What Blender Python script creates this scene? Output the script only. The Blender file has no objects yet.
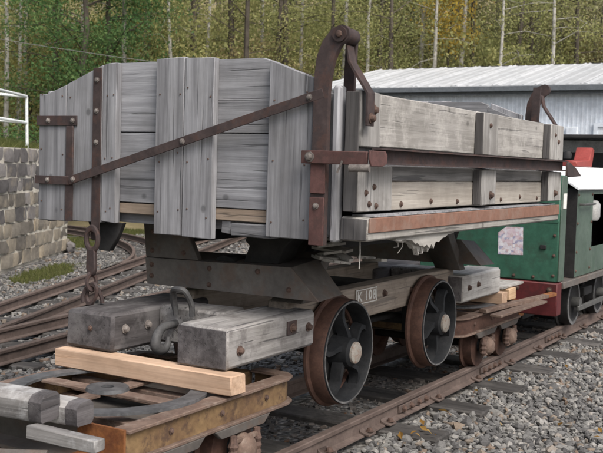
import bpy, bmesh, math, random
import numpy as np
from mathutils import Matrix, Vector, Euler

random.seed(7)
rng = np.random.default_rng(7)
sc = bpy.context.scene
COL = sc.collection

# ------------------------------------------------------------------ camera
CAM = Vector((-4.399, -3.406, 1.82))
RT = Vector((0.5111, -0.8590, 0.0292)); UPV = Vector((0.0392, 0.0572, 0.9976)); FW = Vector((0.8586, 0.5088, -0.0629))
cam_d = bpy.data.cameras.new('camera'); cam_d.sensor_width = 36; cam_d.lens = 965.0 / 603.0 * 36
cam_d.dof.use_dof = True; cam_d.dof.focus_distance = 6.3; cam_d.dof.aperture_fstop = 6.3
cam_d.clip_start = 0.1; cam_d.clip_end = 2000
cam = bpy.data.objects.new('camera', cam_d); COL.objects.link(cam)
m = Matrix((( RT.x, UPV.x, -FW.x), (RT.y, UPV.y, -FW.y), (RT.z, UPV.z, -FW.z))).to_quaternion().to_matrix().to_4x4()
cam.matrix_world = Matrix.Translation(CAM) @ m
sc.camera = cam
sc.cycles.max_bounces = 5; sc.cycles.diffuse_bounces = 3; sc.cycles.glossy_bounces = 2; sc.cycles.transmission_bounces = 2; sc.cycles.transparent_max_bounces = 4

# ------------------------------------------------------------------ light
SUN_EL, SUN_AZ = math.radians(50), math.radians(240)      # azimuth: direction the light comes from, ccw from +X
w = bpy.data.worlds.new('World'); sc.world = w; w.use_nodes = True
nt = w.node_tree; nt.nodes.clear()
sky = nt.nodes.new('ShaderNodeTexSky'); sky.sky_type = 'NISHITA'; sky.sun_disc = False
sky.sun_elevation = SUN_EL; sky.sun_rotation = math.radians(90) - SUN_AZ
sky.air_density = 1.0; sky.dust_density = 6.0; sky.ozone_density = 1.0
hs = nt.nodes.new('ShaderNodeHueSaturation'); hs.inputs['Saturation'].default_value = 0.6
bg = nt.nodes.new('ShaderNodeBackground'); bg.inputs['Strength'].default_value = 0.15
wo = nt.nodes.new('ShaderNodeOutputWorld')
nt.links.new(sky.outputs[0], hs.inputs['Color']); nt.links.new(hs.outputs[0], bg.inputs['Color']); nt.links.new(bg.outputs[0], wo.inputs[0])
sd = bpy.data.lights.new('sun', 'SUN'); sd.energy = 1.5; sd.angle = math.radians(25); sd.color = (1, 0.96, 0.9)
so = bpy.data.objects.new('sun', sd); COL.objects.link(so)
dirv = Vector((math.cos(SUN_AZ) * math.cos(SUN_EL), math.sin(SUN_AZ) * math.cos(SUN_EL), math.sin(SUN_EL)))
so.rotation_euler = dirv.to_track_quat('Z', 'Y').to_euler()
sc.view_settings.view_transform = 'Standard'; sc.view_settings.look = 'None'
sc.view_settings.exposure = 0.45; sc.view_settings.gamma = 1; sc.view_settings.use_curve_mapping = False

# ------------------------------------------------------------------ materials
class NT:
    def __init__(s, name):
        s.m = bpy.data.materials.new(name); s.m.use_nodes = True; s.t = s.m.node_tree
        s.b = s.t.nodes['Principled BSDF']; s.b.inputs['Specular IOR Level'].default_value = 0.3
    def n(s, typ, **kw):
        nd = s.t.nodes.new(typ)
        for k, v in kw.items():
            if k.startswith('i_'):
                nd.inputs[k[2:].replace('_', ' ')].default_value = v
            else: setattr(nd, k, v)
        return nd
    def l(s, a, b): s.t.links.new(a, b)
    def coord(s, scale, rnd=True, kind='Object'):
        tc = s.n('ShaderNodeTexCoord'); mp = s.n('ShaderNodeMapping'); mp.inputs['Scale'].default_value = scale
        if rnd:
            oi = s.n('ShaderNodeObjectInfo'); mu = s.n('ShaderNodeVectorMath', operation='MULTIPLY_ADD')
            cb = s.n('ShaderNodeCombineXYZ')
            for i in range(3): s.l(oi.outputs['Random'], cb.inputs[i])
            s.l(cb.outputs[0], mu.inputs[0]); mu.inputs[1].default_value = (13.7, 7.1, 19.3); s.l(tc.outputs[kind], mu.inputs[2])
            s.l(mu.outputs[0], mp.inputs['Vector'])
        else: s.l(tc.outputs[kind], mp.inputs['Vector'])
        return mp.outputs[0]
    def noise(s, vec, scale, detail=5, rough=0.6, dist=0.0):
        nd = s.n('ShaderNodeTexNoise'); nd.inputs['Scale'].default_value = scale; nd.inputs['Detail'].default_value = detail
        nd.inputs['Roughness'].default_value = rough; nd.inputs['Distortion'].default_value = dist
        s.l(vec, nd.inputs['Vector']); return nd.outputs['Fac']
    def ramp(s, fac, stops, interp='LINEAR'):
        r = s.n('ShaderNodeValToRGB'); r.color_ramp.interpolation = interp
        e = r.color_ramp.elements
        while len(e) < len(stops): e.new(0.5)
        for el, (p, c) in zip(e, stops):
            el.position = p; el.color = (c[0], c[1], c[2], 1) if len(c) == 3 else c
        s.l(fac, r.inputs[0]); return r.outputs[0]
    def mix(s, a, b, fac, mode='MIX'):
        x = s.n('ShaderNodeMix', data_type='RGBA', blend_type=mode)
        for sock, v in ((x.inputs[6], a), (x.inputs[7], b), (x.inputs[0], fac)):
            if isinstance(v, (tuple, list)): sock.default_value = (v[0], v[1], v[2], 1)
            elif isinstance(v, (int, float)): sock.default_value = v
            else: s.l(v, sock)
        return x.outputs[2]
    def bump(s, h, strength, dist=0.01):
        b = s.n('ShaderNodeBump'); b.inputs['Strength'].default_value = strength; b.inputs['Distance'].default_value = dist
        s.l(h, b.inputs['Height']); s.l(b.outputs[0], s.b.inputs['Normal'])
    def objvar(s, col, lo, hi):
        oi = s.n('ShaderNodeObjectInfo'); r = s.ramp(oi.outputs['Random'], [(0, (lo,) * 3), (1, (hi,) * 3)])
        return s.mix(col, r, 1.0, 'MULTIPLY')
    def col(s, c): s.l(c, s.b.inputs['Base Color'])
    def rough(s, v): s.b.inputs['Roughness'].default_value = v

def wood(name, axis, dark, light, crack=(0.06, 0.06, 0.065), crack_amt=0.6, wear=None, wear_amt=0.5, var=(0.74, 1.14), knots=0.55, bump=0.5):
    t = NT(name)
    sc_ = [18.0] * 3; sc_[axis] = 0.9
    v = t.coord(tuple(sc_))
    iso = t.coord((1, 1, 1))
    g1 = t.noise(v, 1.0, 6, 0.65, 0.35); sc2 = [70.0] * 3; sc2[axis] = 1.6
    v2 = t.coord(tuple(sc2)); g2 = t.noise(v2, 1.0, 4, 0.7)
    c = t.ramp(g1, [(0.3, dark), (0.68, light)])
    f = t.ramp(g2, [(0.25, (0.74,) * 3), (0.7, (1.10,) * 3)])
    c = t.mix(c, f, 0.85, 'MULTIPLY')
    # long drying cracks
    sc3 = [42.0] * 3; sc3[axis] = 1.3
    v3 = t.coord(tuple(sc3)); g3 = t.noise(v3, 1.0, 2, 0.5, 0.2)
    ck = t.ramp(g3, [(0.325, (1, 1, 1)), (0.355, (0, 0, 0))])
    ckm = t.n('ShaderNodeMath', operation='MULTIPLY'); t.l(ck, ckm.inputs[0]); ckm.inputs[1].default_value = crack_amt
    c = t.mix(c, crack, ckm.outputs[0])
    if knots:
        sk = [5.2] * 3; sk[axis] = 4.0
        vk = t.coord(tuple(sk)); vo = t.n('ShaderNodeTexVoronoi'); vo.inputs['Scale'].default_value = 1.0; t.l(vk, vo.inputs['Vector'])
        kk = t.ramp(vo.outputs['Distance'], [(0.06, (1, 1, 1)), (0.11, (0, 0, 0))])
        km = t.n('ShaderNodeMath', operation='MULTIPLY'); t.l(kk, km.inputs[0]); km.inputs[1].default_value = knots
        c = t.mix(c, tuple(x * 0.3 for x in dark), km.outputs[0])
    st = t.noise(iso, 2.3, 5, 0.6); s2 = t.ramp(st, [(0.3, (0.7, 0.69, 0.67)), (0.62, (1.08, 1.08, 1.08))])
    c = t.mix(c, s2, 0.9, 'MULTIPLY')
    if wear:
        wn = t.noise(iso, 5.0, 7, 0.7); wm = t.ramp(wn, [(0.5, (0, 0, 0)), (0.62, (wear_amt,) * 3)])
        c = t.mix(c, wear, wm)
    c = t.objvar(c, *var); t.col(c); t.rough(0.85)
    h = t.n('ShaderNodeMath', operation='MULTIPLY_ADD'); t.l(g2, h.inputs[0]); h.inputs[1].default_value = 0.6; t.l(g1, h.inputs[2])
    h2 = t.n('ShaderNodeMath', operation='SUBTRACT'); t.l(h.outputs[0], h2.inputs[0]); t.l(ck, h2.inputs[1])
    t.bump(h2.outputs[0], bump, 0.006)
    return t.m

def metal(name, dark, light, scale=6.0, spots=None, spot_amt=0.6, rough=0.75, bump=0.25, var=(0.85, 1.15), metallic=0.0):
    t = NT(name); v = t.coord((1, 1, 1)); n1 = t.noise(v, scale, 7, 0.68); n2 = t.noise(v, scale * 6, 5, 0.7)
    c = t.ramp(n1, [(0.3, dark), (0.7, light)])
    f = t.ramp(n2, [(0.3, (0.7,) * 3), (0.7, (1.15,) * 3)]); c = t.mix(c, f, 0.8, 'MULTIPLY')
    if spots:
        n3 = t.noise(v, scale * 1.7, 8, 0.75); msk = t.ramp(n3, [(0.5, (0, 0, 0)), (0.6, (spot_amt,) * 3)]); c = t.mix(c, spots, msk)
    c = t.objvar(c, *var); t.col(c); t.rough(rough); t.b.inputs['Metallic'].default_value = metallic
    t.bump(n2, bump, 0.004); return t.m

M = {}
GD, GL = (0.160, 0.161, 0.173), (0.375, 0.379, 0.400)
M['wood_v'] = wood('grey_wood_vertical', 2, GD, GL)
M['wood_h'] = wood('grey_wood_across', 1, (0.150, 0.152, 0.163), (0.345, 0.350, 0.370))
M['wood_beige'] = wood('brown_wood_across', 1, (0.20, 0.15, 0.11), (0.36, 0.29, 0.23))
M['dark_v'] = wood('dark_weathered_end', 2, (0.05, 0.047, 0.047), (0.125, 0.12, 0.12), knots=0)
M['door_shade'] = wood('shade_toned_door_wood', 0, (0.119, 0.116, 0.115), (0.280, 0.273, 0.266), knots=0)  # shadow below the waist rail, put into the plank colour
M['door_x'] = wood('pale_door_wood', 0, (0.22, 0.21, 0.195), (0.42, 0.405, 0.385), crack_amt=0.45, var=(0.9, 1.08), wear=(0.52, 0.5, 0.47), wear_amt=0.5)
M['door_low'] = wood('beige_door_wood', 0, (0.32, 0.29, 0.255), (0.48, 0.445, 0.40), crack_amt=0.35, var=(0.93, 1.05))
M['door_z'] = wood('pale_door_wood_upright', 2, (0.23, 0.22, 0.21), (0.43, 0.42, 0.405), crack_amt=0.5, wear=(0.15, 0.14, 0.13), wear_amt=0.35)
M['sill_wood'] = wood('sill_wood', 0, (0.20, 0.19, 0.175), (0.40, 0.385, 0.36), wear=(0.14, 0.13, 0.12), wear_amt=0.5)
M['block_wood'] = wood('buffer_wood', 0, (0.16, 0.15, 0.145), (0.40, 0.39, 0.38), crack_amt=0.7, wear=(0.09, 0.08, 0.078), wear_amt=0.6)
M['block_dark'] = wood('dark_buffer_wood', 0, (0.055, 0.05, 0.052), (0.16, 0.15, 0.155), crack_amt=0.5, wear=(0.21, 0.2, 0.2), wear_amt=0.6)
M['block_pale'] = wood('pale_buffer_wood', 0, (0.30, 0.29, 0.275), (0.52, 0.51, 0.49), crack_amt=0.5, wear=(0.16, 0.15, 0.145), wear_amt=0.4)
M['beam_wood'] = wood('sole_beam_wood', 0, (0.27, 0.225, 0.185), (0.46, 0.395, 0.335), wear=(0.14, 0.115, 0.10), wear_amt=0.5, crack_amt=0.4)
M['raw_y'] = wood('raw_timber', 1, (0.47, 0.315, 0.215), (0.62, 0.445, 0.325), crack=(0.36, 0.2, 0.1), crack_amt=0.25, var=(0.95, 1.02), knots=0.4, bump=0.2)
M['raw_x'] = wood('raw_timber_lengthwise', 0, (0.50, 0.33, 0.20), (0.66, 0.48, 0.32), crack=(0.36, 0.2, 0.1), crack_amt=0.25, var=(0.9, 1.02), knots=0.4, bump=0.2)
M['sleeper'] = wood('sleeper_wood', 1, (0.035, 0.033, 0.032), (0.085, 0.08, 0.077), crack=(0.02, 0.02, 0.02), wear=(0.16, 0.15, 0.14), wear_amt=0.35, knots=0)
M['chock'] = wood('painted_chock_wood', 1, (0.16, 0.15, 0.145), (0.38, 0.37, 0.36), wear=(0.56, 0.56, 0.56), wear_amt=0.8, knots=0)
M['lumber'] = wood('pale_lumber', 0, (0.36, 0.34, 0.31), (0.58, 0.56, 0.52), knots=0)
M['iron'] = metal('brown_iron', (0.032, 0.024, 0.024), (0.070, 0.051, 0.049), spots=(0.084, 0.044, 0.034), spot_amt=0.5)
M['iron_red'] = metal('red_brown_iron', (0.072, 0.036, 0.033), (0.125, 0.064, 0.058), spots=(0.06, 0.04, 0.036), spot_amt=0.6)
M['sill_iron'] = metal('pink_brown_iron', (0.207, 0.106, 0.073), (0.284, 0.157, 0.115), spots=(0.275, 0.198, 0.161), spot_amt=0.5, scale=3.5)
M['bolt'] = metal('bolt_metal', (0.10, 0.085, 0.08), (0.27, 0.245, 0.225), scale=30, var=(0.7, 1.2))
M['hook_steel'] = metal('grey_hook_steel', (0.045, 0.045, 0.047), (0.102, 0.102, 0.103), scale=9, rough=0.55)
M['bolt_dark'] = metal('dark_bolt_metal', (0.06, 0.04, 0.035), (0.14, 0.09, 0.07), scale=30)
M['steel'] = metal('dark_steel', (0.081, 0.073, 0.068), (0.142, 0.130, 0.119), scale=3, spots=(0.115, 0.074, 0.054), spot_amt=0.5, rough=0.6)
M['black'] = metal('black_steel', (0.014, 0.014, 0.015), (0.035, 0.034, 0.034), scale=5)
M['tread'] = metal('rusty_tread', (0.050, 0.026, 0.020), (0.115, 0.062, 0.046), scale=9, spots=(0.05, 0.03, 0.024), spot_amt=0.5)
M['wheel'] = metal('dark_wheel', (0.008, 0.009, 0.011), (0.021, 0.023, 0.026), scale=9, spots=(0.055, 0.055, 0.055), spot_amt=0.15)
M['rim'] = metal('dusty_rim', (0.05, 0.052, 0.056), (0.16, 0.16, 0.16), scale=14, spots=(0.30, 0.29, 0.28), spot_amt=0.45)
M['hubcap'] = metal('pale_hub', (0.238, 0.217, 0.189), (0.364, 0.343, 0.308), scale=20, spots=(0.196, 0.091, 0.056), spot_amt=0.6)
M['rail'] = metal('rail_steel', (0.080, 0.060, 0.052), (0.145, 0.110, 0.096), scale=5, spots=(0.07, 0.05, 0.044), spot_amt=0.5)
M['trolley'] = metal('yellow_rust_frame', (0.12, 0.070, 0.040), (0.25, 0.165, 0.080), scale=5, spots=(0.075, 0.046, 0.033), spot_amt=0.9)
M['trolley_flange'] = metal('brown_flange', (0.10, 0.066, 0.052), (0.20, 0.14, 0.11), scale=7, spots=(0.29, 0.24, 0.20), spot_amt=0.35)
M['orange'] = metal('orange_rust', (0.128, 0.044, 0.018), (0.368, 0.160, 0.056), scale=8, spots=(0.096, 0.040, 0.024), spot_amt=0.4)
M['ring'] = metal('grey_ring_plate', (0.051, 0.053, 0.057), (0.114, 0.117, 0.123), scale=6, spots=(0.180, 0.180, 0.186), spot_amt=0.35, rough=0.5)
M['green'] = metal('green_paint', (0.030, 0.098, 0.066), (0.048, 0.135, 0.092), scale=2.5, spots=(0.035, 0.06, 0.045), spot_amt=0.5, rough=0.5, bump=0.08, var=(1, 1))
M['green_pale'] = metal('faded_green_paint', (0.053, 0.082, 0.062), (0.089, 0.126, 0.099), scale=3, spots=(0.042, 0.076, 0.050), spot_amt=0.6, rough=0.55, bump=0.08, var=(1, 1))
M['red'] = metal('dark_red_paint', (0.075, 0.014, 0.015), (0.114, 0.022, 0.024), scale=3, spots=(0.036, 0.018, 0.018), spot_amt=0.5, rough=0.6, bump=0.08, var=(1, 1))
M['bright_red'] = metal('bright_red_paint', (0.255, 0.045, 0.038), (0.330, 0.068, 0.056), rough=0.45, bump=0.05)
M['hood_white'] = metal('pale_hood_paint_reflection', (0.62, 0.64, 0.65), (0.74, 0.76, 0.77), rough=0.4, bump=0.05)  # light paint, whitened further for the sky reflected on the slope
M['white_paint'] = metal('white_pipe_paint', (0.62, 0.66, 0.66), (0.76, 0.79, 0.79), rough=0.5, bump=0.1, spots=(0.4, 0.42, 0.42), spot_amt=0.4)
M['sign_white'] = metal('sign_white', (0.66, 0.65, 0.62), (0.80, 0.79, 0.76), scale=30, spots=(0.4, 0.37, 0.34), spot_amt=0.3)
M['plate'] = metal('number_plate', (0.16, 0.135, 0.115), (0.24, 0.20, 0.17), scale=12)
M['machine'] = metal('engine_grey', (0.05, 0.052, 0.05), (0.13, 0.13, 0.125), scale=9, rough=0.5)
M['can'] = metal('pale_canister', (0.30, 0.31, 0.31), (0.46, 0.46, 0.45), scale=9, rough=0.4)
M['siding'] = metal('pale_blue_siding', (0.74, 0.80, 0.88), (0.80, 0.855, 0.92), scale=1.2, rough=0.5, bump=0.03, var=(0.97, 1.02))
M['siding_frame'] = metal('white_trim', (0.76, 0.81, 0.86), (0.82, 0.86, 0.90), rough=0.5, bump=0.03)
M['roof_sheet'] = metal('pale_roof_sheet', (0.42, 0.435, 0.45), (0.53, 0.54, 0.55), scale=1.5, spots=(0.36, 0.37, 0.38), spot_amt=0.5, rough=0.45, bump=0.05, var=(0.9, 1.03))
M['gutter'] = metal('grey_gutter', (0.13, 0.145, 0.16), (0.2, 0.22, 0.24), rough=0.5)

def poster_mat():
    t = NT('photo_print'); v = t.coord((1, 1, 1), rnd=False)
    vo = t.n('ShaderNodeTexVoronoi'); vo.inputs['Scale'].default_value = 34; t.l(v, vo.inputs['Vector'])
    n = t.noise(v, 22, 5); sp = t.n('ShaderNodeSeparateColor'); t.l(vo.outputs['Color'], sp.inputs[0])
    c = t.ramp(sp.outputs[0], [(0.0, (0.62, 0.60, 0.66)), (0.3, (0.55, 0.40, 0.46)), (0.5, (0.70, 0.70, 0.74)), (0.7, (0.16, 0.20, 0.38)), (0.85, (0.45, 0.30, 0.30))], 'CONSTANT')
    c2 = t.ramp(n, [(0.35, (0.45, 0.36, 0.42)), (0.6, (0.72, 0.72, 0.76))]); t.col(t.mix(c, c2, 0.45)); t.rough(0.4); return t.m
M['poster'] = poster_mat()

def ground_mat():
    t = NT('gravel_ground'); v = t.coord((1, 1, 1), rnd=False)
    vo = t.n('ShaderNodeTexVoronoi'); vo.inputs['Scale'].default_value = 26; t.l(v, vo.inputs['Vector'])
    sp = t.n('ShaderNodeSeparateColor'); t.l(vo.outputs['Color'], sp.inputs[0])
    c = t.ramp(sp.outputs[0], [(0, (0.10, 0.10, 0.10)), (0.5, (0.18, 0.18, 0.177)), (1, (0.29, 0.285, 0.28))])
    e = t.ramp(vo.outputs['Distance'], [(0.2, (1, 1, 1)), (0.75, (0.35, 0.35, 0.35))]); c = t.mix(c, e, 0.8, 'MULTIPLY')
    n = t.noise(v, 0.5, 6); mk = t.ramp(n, [(0.45, (0, 0, 0)), (0.65, (0.5, 0.5, 0.5))]); c = t.mix(c, (0.17, 0.15, 0.125), mk)
    t.col(c); t.rough(0.9); t.bump(vo.outputs['Distance'], 0.9, -0.03); return t.m
M['ground'] = ground_mat()

def stone_mat(name, stops, attr='shade'):
    t = NT(name); a = t.n('ShaderNodeAttribute', attribute_name=attr); v = t.coord((1, 1, 1), rnd=False); n = t.noise(v, 60, 4, 0.7)
    c = t.ramp(a.outputs['Fac'], stops); f = t.ramp(n, [(0.3, (0.7,) * 3), (0.7, (1.15,) * 3)]); t.col(t.mix(c, f, 0.8, 'MULTIPLY')); t.rough(0.9); return t.m
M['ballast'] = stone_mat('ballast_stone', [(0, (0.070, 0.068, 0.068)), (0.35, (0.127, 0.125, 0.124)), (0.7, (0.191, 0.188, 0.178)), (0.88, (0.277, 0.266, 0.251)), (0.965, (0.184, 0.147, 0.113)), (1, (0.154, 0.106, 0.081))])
M['ballast_shade'] = stone_mat('shade_toned_ballast_stone', [(0, (0.049, 0.045, 0.042)), (0.5, (0.091, 0.084, 0.078)), (0.85, (0.147, 0.133, 0.122)), (1, (0.140, 0.084, 0.056))])  # stone colours darkened to paint in the shade under the wagon
M['load'] = stone_mat('grey_gravel', [(0, (0.14, 0.135, 0.13)), (1, (0.33, 0.32, 0.31))])

def wallstone_mat(name, ramp):
    t = NT(name); v = t.coord((1, 1, 1)); oi = t.n('ShaderNodeObjectInfo'); n = t.noise(v, 7, 7, 0.7); n2 = t.noise(v, 2.2, 4)
    c = t.ramp(oi.outputs['Random'], ramp); f = t.ramp(n, [(0.3, (0.55,) * 3), (0.7, (1.25,) * 3)]); c = t.mix(c, f, 0.85, 'MULTIPLY')
    mk = t.ramp(n2, [(0.55, (0, 0, 0)), (0.68, (0.5,) * 3)]); c = t.mix(c, (0.33, 0.285, 0.215), mk); t.col(c); t.rough(0.95); t.bump(n, 0.8, 0.02); return t.m
M['wall_up'] = wallstone_mat('grey_wall_stone', [(0, (0.085, 0.08, 0.08)), (0.5, (0.15, 0.14, 0.138)), (1, (0.235, 0.22, 0.212))])
M['wall_low'] = wallstone_mat('tan_wall_stone', [(0, (0.126, 0.114, 0.100)), (0.5, (0.221, 0.199, 0.166)), (1, (0.347, 0.296, 0.223))])
M['mortar'] = metal('pale_mortar', (0.42, 0.39, 0.33), (0.58, 0.55, 0.48), scale=4, spots=(0.30, 0.29, 0.25), spot_amt=0.5, rough=0.95)
def soil_mat(name, a, b):
    t = NT(name); v = t.coord((1, 1, 1), rnd=False); n = t.noise(v, 1.5, 8, 0.7); t.col(t.ramp(n, [(0.3, a), (0.7, b)])); t.rough(0.95); return t.m
M['litter'] = soil_mat('leaf_litter', (0.17, 0.145, 0.085), (0.31, 0.26, 0.15))
M['turf'] = soil_mat('turf_soil', (0.075, 0.10, 0.035), (0.13, 0.14, 0.06))
def leaf_mat(name, stops, trans=0.5):
    t = NT(name); a = t.n('ShaderNodeAttribute', attribute_name='shade'); oi = t.n('ShaderNodeObjectInfo')
    ad = t.n('ShaderNodeMath', operation='MULTIPLY_ADD'); t.l(oi.outputs['Random'], ad.inputs[0]); ad.inputs[1].default_value = 0.35
    mu = t.n('ShaderNodeMath', operation='MULTIPLY'); t.l(a.outputs['Fac'], mu.inputs[0]); mu.inputs[1].default_value = 0.65; t.l(mu.outputs[0], ad.inputs[2])
    c = t.ramp(ad.outputs[0], stops)
    df = t.n('ShaderNodeBsdfDiffuse'); tr = t.n('ShaderNodeBsdfTranslucent'); mx = t.n('ShaderNodeMixShader'); mx.inputs[0].default_value = trans
    t.l(c, df.inputs[0]); t.l(c, tr.inputs[0]); t.l(df.outputs[0], mx.inputs[1]); t.l(tr.outputs[0], mx.inputs[2])
    t.l(mx.outputs[0], t.t.nodes['Material Output'].inputs[0]); return t.m
M['leaf_olive'] = leaf_mat('olive_leaves', [(0, (0.152, 0.172, 0.075)), (0.5, (0.322, 0.337, 0.144)), (1, (0.525, 0.476, 0.213))])
M['leaf_grey'] = leaf_mat('grey_green_leaves', [(0, (0.208, 0.214, 0.131)), (0.5, (0.396, 0.390, 0.227)), (1, (0.583, 0.526, 0.311))])
M['leaf_green'] = leaf_mat('green_leaves', [(0, (0.057, 0.114, 0.047)), (0.5, (0.106, 0.190, 0.072)), (1, (0.199, 0.272, 0.103))])
M['leaf_yellow'] = leaf_mat('yellow_leaves', [(0, (0.187, 0.176, 0.050)), (0.5, (0.315, 0.282, 0.084)), (1, (0.434, 0.383, 0.134))])
M['leaf_orange'] = leaf_mat('orange_leaves', [(0, (0.345, 0.237, 0.050)), (0.5, (0.540, 0.388, 0.088)), (1, (0.644, 0.512, 0.132))])
M['leaf_brown'] = leaf_mat('brown_leaves', [(0, (0.209, 0.171, 0.101)), (0.5, (0.354, 0.298, 0.159)), (1, (0.483, 0.414, 0.227))])
M['leaf_fallen'] = leaf_mat('fallen_leaf', [(0, (0.20, 0.11, 0.04)), (0.5, (0.36, 0.21, 0.06)), (1, (0.48, 0.36, 0.16))])
M['grass'] = leaf_mat('grass_blades', [(0, (0.07, 0.085, 0.03)), (0.5, (0.125, 0.145, 0.05)), (1, (0.23, 0.22, 0.105))])
M['bark_dark'] = metal('dark_bark', (0.045, 0.036, 0.028), (0.10, 0.085, 0.068), scale=5)
M['bark_grey'] = metal('grey_bark', (0.11, 0.10, 0.085), (0.22, 0.205, 0.18), scale=5)
M['bark_birch'] = metal('birch_bark', (0.32, 0.31, 0.28), (0.52, 0.50, 0.46), scale=4, spots=(0.08, 0.07, 0.06), spot_amt=0.8)
M['cable'] = metal('cable_grey', (0.140, 0.140, 0.133), (0.210, 0.210, 0.203))
M['splinter'] = wood('splintered_board', 0, (0.306, 0.293, 0.272), (0.561, 0.544, 0.510), knots=0, crack_amt=.6, wear=(0.170, 0.162, 0.145), wear_amt=.5)

# ------------------------------------------------------------------ mesh helpers
class MB:
    def __init__(s): s.v = []; s.f = []
    def add(s, vs, fs):
        o = len(s.v); s.v += [tuple(p) for p in vs]; s.f += [tuple(i + o for i in f) for f in fs]; return s
    def box(s, x0, x1, y0, y1, z0, z1, bev=0.0, jit=0.0):
        bm = bmesh.new(); bmesh.ops.create_cube(bm, size=1)
        for v in bm.verts:
            v.co = Vector((x0 + (v.co.x + .5) * (x1 - x0), y0 + (v.co.y + .5) * (y1 - y0), z0 + (v.co.z + .5) * (z1 - z0)))
            if jit: v.co += Vector((random.uniform(-jit, jit), random.uniform(-jit, jit), random.uniform(-jit, jit)))
        if bev: bmesh.ops.bevel(bm, geom=bm.edges[:], offset=bev, segments=1, affect='EDGES')
        return s.bm(bm)
    def bm(s, bm):
        bm.verts.index_update(); s.add([v.co[:] for v in bm.verts], [[v.index for v in f.verts] for f in bm.faces]); bm.free(); return s
    def prism(s, poly, axis, a, b, bev=0.0):
        """poly: 2D points in the remaining two axes (x,y,z order), extruded along axis from a to b"""
        def P(p, t):
            q = list(p); q.insert(axis, t); return q
        n = len(poly); bm = bmesh.new()
        A = [bm.verts.new(P(p, a)) for p in poly]; B = [bm.verts.new(P(p, b)) for p in poly]
        bm.faces.new(A); bm.faces.new(B[::-1])
        for i in range(n): bm.faces.new((A[i], B[i], B[(i + 1) % n], A[(i + 1) % n]))
        bmesh.ops.recalc_face_normals(bm, faces=bm.faces[:])
        if bev: bmesh.ops.bevel(bm, geom=bm.edges[:], offset=bev, segments=1, affect='EDGES')
        return s.bm(bm)
    def stube(s, pts, r, n=10, sub=5):
        P = [Vector(p) for p in pts]; R_ = r if isinstance(r, (list, tuple)) else [r] * len(P); out, rr = [], []
        for i in range(len(P) - 1):
            a, b, c, d = P[max(i - 1, 0)], P[i], P[i + 1], P[min(i + 2, len(P) - 1)]
            for k in range(sub):
                t = k / sub; out.append(.5 * ((2 * b) + (c - a) * t + (2 * a - 5 * b + 4 * c - d) * t * t + (3 * b - a - 3 * c + d) * t ** 3)); rr.append(R_[i] * (1 - t) + R_[i + 1] * t)
        return s.tube(out + [P[-1]], rr + [R_[-1]], n)
    def tube(s, pts, r, n=10, cap=True):
        pts = [Vector(p) for p in pts]; k = len(pts); rs = r if isinstance(r, (list, tuple)) else [r] * k
        vs = []; prev = None
        for i, p in enumerate(pts):
            d = (pts[min(i + 1, k - 1)] - pts[max(i - 1, 0)]).normalized()
            if prev is None:
                a = Vector((0, 0, 1)) if abs(d.z) < 0.9 else Vector((1, 0, 0)); u = d.cross(a).normalized()
            else:
                u = (prev - d * prev.dot(d)).normalized()
            prev = u; v = d.cross(u)
            for j in range(n):
                t = 2 * math.pi * j / n; vs.append(p + (u * math.cos(t) + v * math.sin(t)) * rs[i])
        fs = [(i * n + j, i * n + (j + 1) % n, (i + 1) * n + (j + 1) % n, (i + 1) * n + j) for i in range(k - 1) for j in range(n)]
        if cap: fs += [tuple(range(n))[::-1], tuple((k - 1) * n + j for j in range(n))]
        return s.add(vs, fs)
    def ring(s, c, R, r, axis=0, n=24, m=8, a0=0, a1=2 * math.pi, sy=1.0):
        pts = []
        full = abs(a1 - a0 - 2 * math.pi) < 1e-4
        k = n if full else n + 1
        vs = []
        for i in range(k):
            t = a0 + (a1 - a0) * i / n
            for j in range(m):
                q = 2 * math.pi * j / m; rad = R + r * math.cos(q)
                p = [rad * math.cos(t), rad * math.sin(t) * sy]; p.insert(axis, r * math.sin(q)); vs.append((p[0] + c[0], p[1] + c[1], p[2] + c[2]))
        fs = [(i * m + j, ((i + 1) % k) * m + j, ((i + 1) % k) * m + (j + 1) % m, i * m + (j + 1) % m) for i in range(n) for j in range(m)]
        return s.add(vs, fs)
    def lathe(s, prof, c, axis, n=32, closed=False):
        """prof: (radius, height along axis)"""
        vs = []
        for (r, h) in prof:
            for j in range(n):
                t = 2 * math.pi * j / n; p = [r * math.cos(t), r * math.sin(t)]; p.insert(axis, h); vs.append((p[0] + c[0], p[1] + c[1], p[2] + c[2]))
        k = len(prof); fs = [(i * n + j, i * n + (j + 1) % n, (i + 1) * n + (j + 1) % n, (i + 1) * n + j) for i in range(k - 1) for j in range(n)]
        if closed: fs += [((k - 1) * n + j, (k - 1) * n + (j + 1) % n, (j + 1) % n, j) for j in range(n)]
        else: fs += [tuple(range(n))[::-1], tuple((k - 1) * n + j for j in range(n))]
        return s.add(vs, fs)
    def sweep(s, prof, path):
        """prof: (side, up) closed profile swept along ground path points (x,y,z)"""
        path = [Vector(p) for p in path]; k = len(path); n = len(prof); vs = []
        for i, p in enumerate(path):
            d = path[min(i + 1, k - 1)] - path[max(i - 1, 0)]; d.z = 0; d.normalize(); nrm = Vector((-d.y, d.x, 0))
            for (a, b) in prof: vs.append(p + nrm * a + Vector((0, 0, b)))
        fs = [(i * n + j, i * n + (j + 1) % n, (i + 1) * n + (j + 1) % n, (i + 1) * n + j) for i in range(k - 1) for j in range(n)]
        fs += [tuple(range(n))[::-1], tuple((k - 1) * n + j for j in range(n))]
        return s.add(vs, fs)
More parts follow.
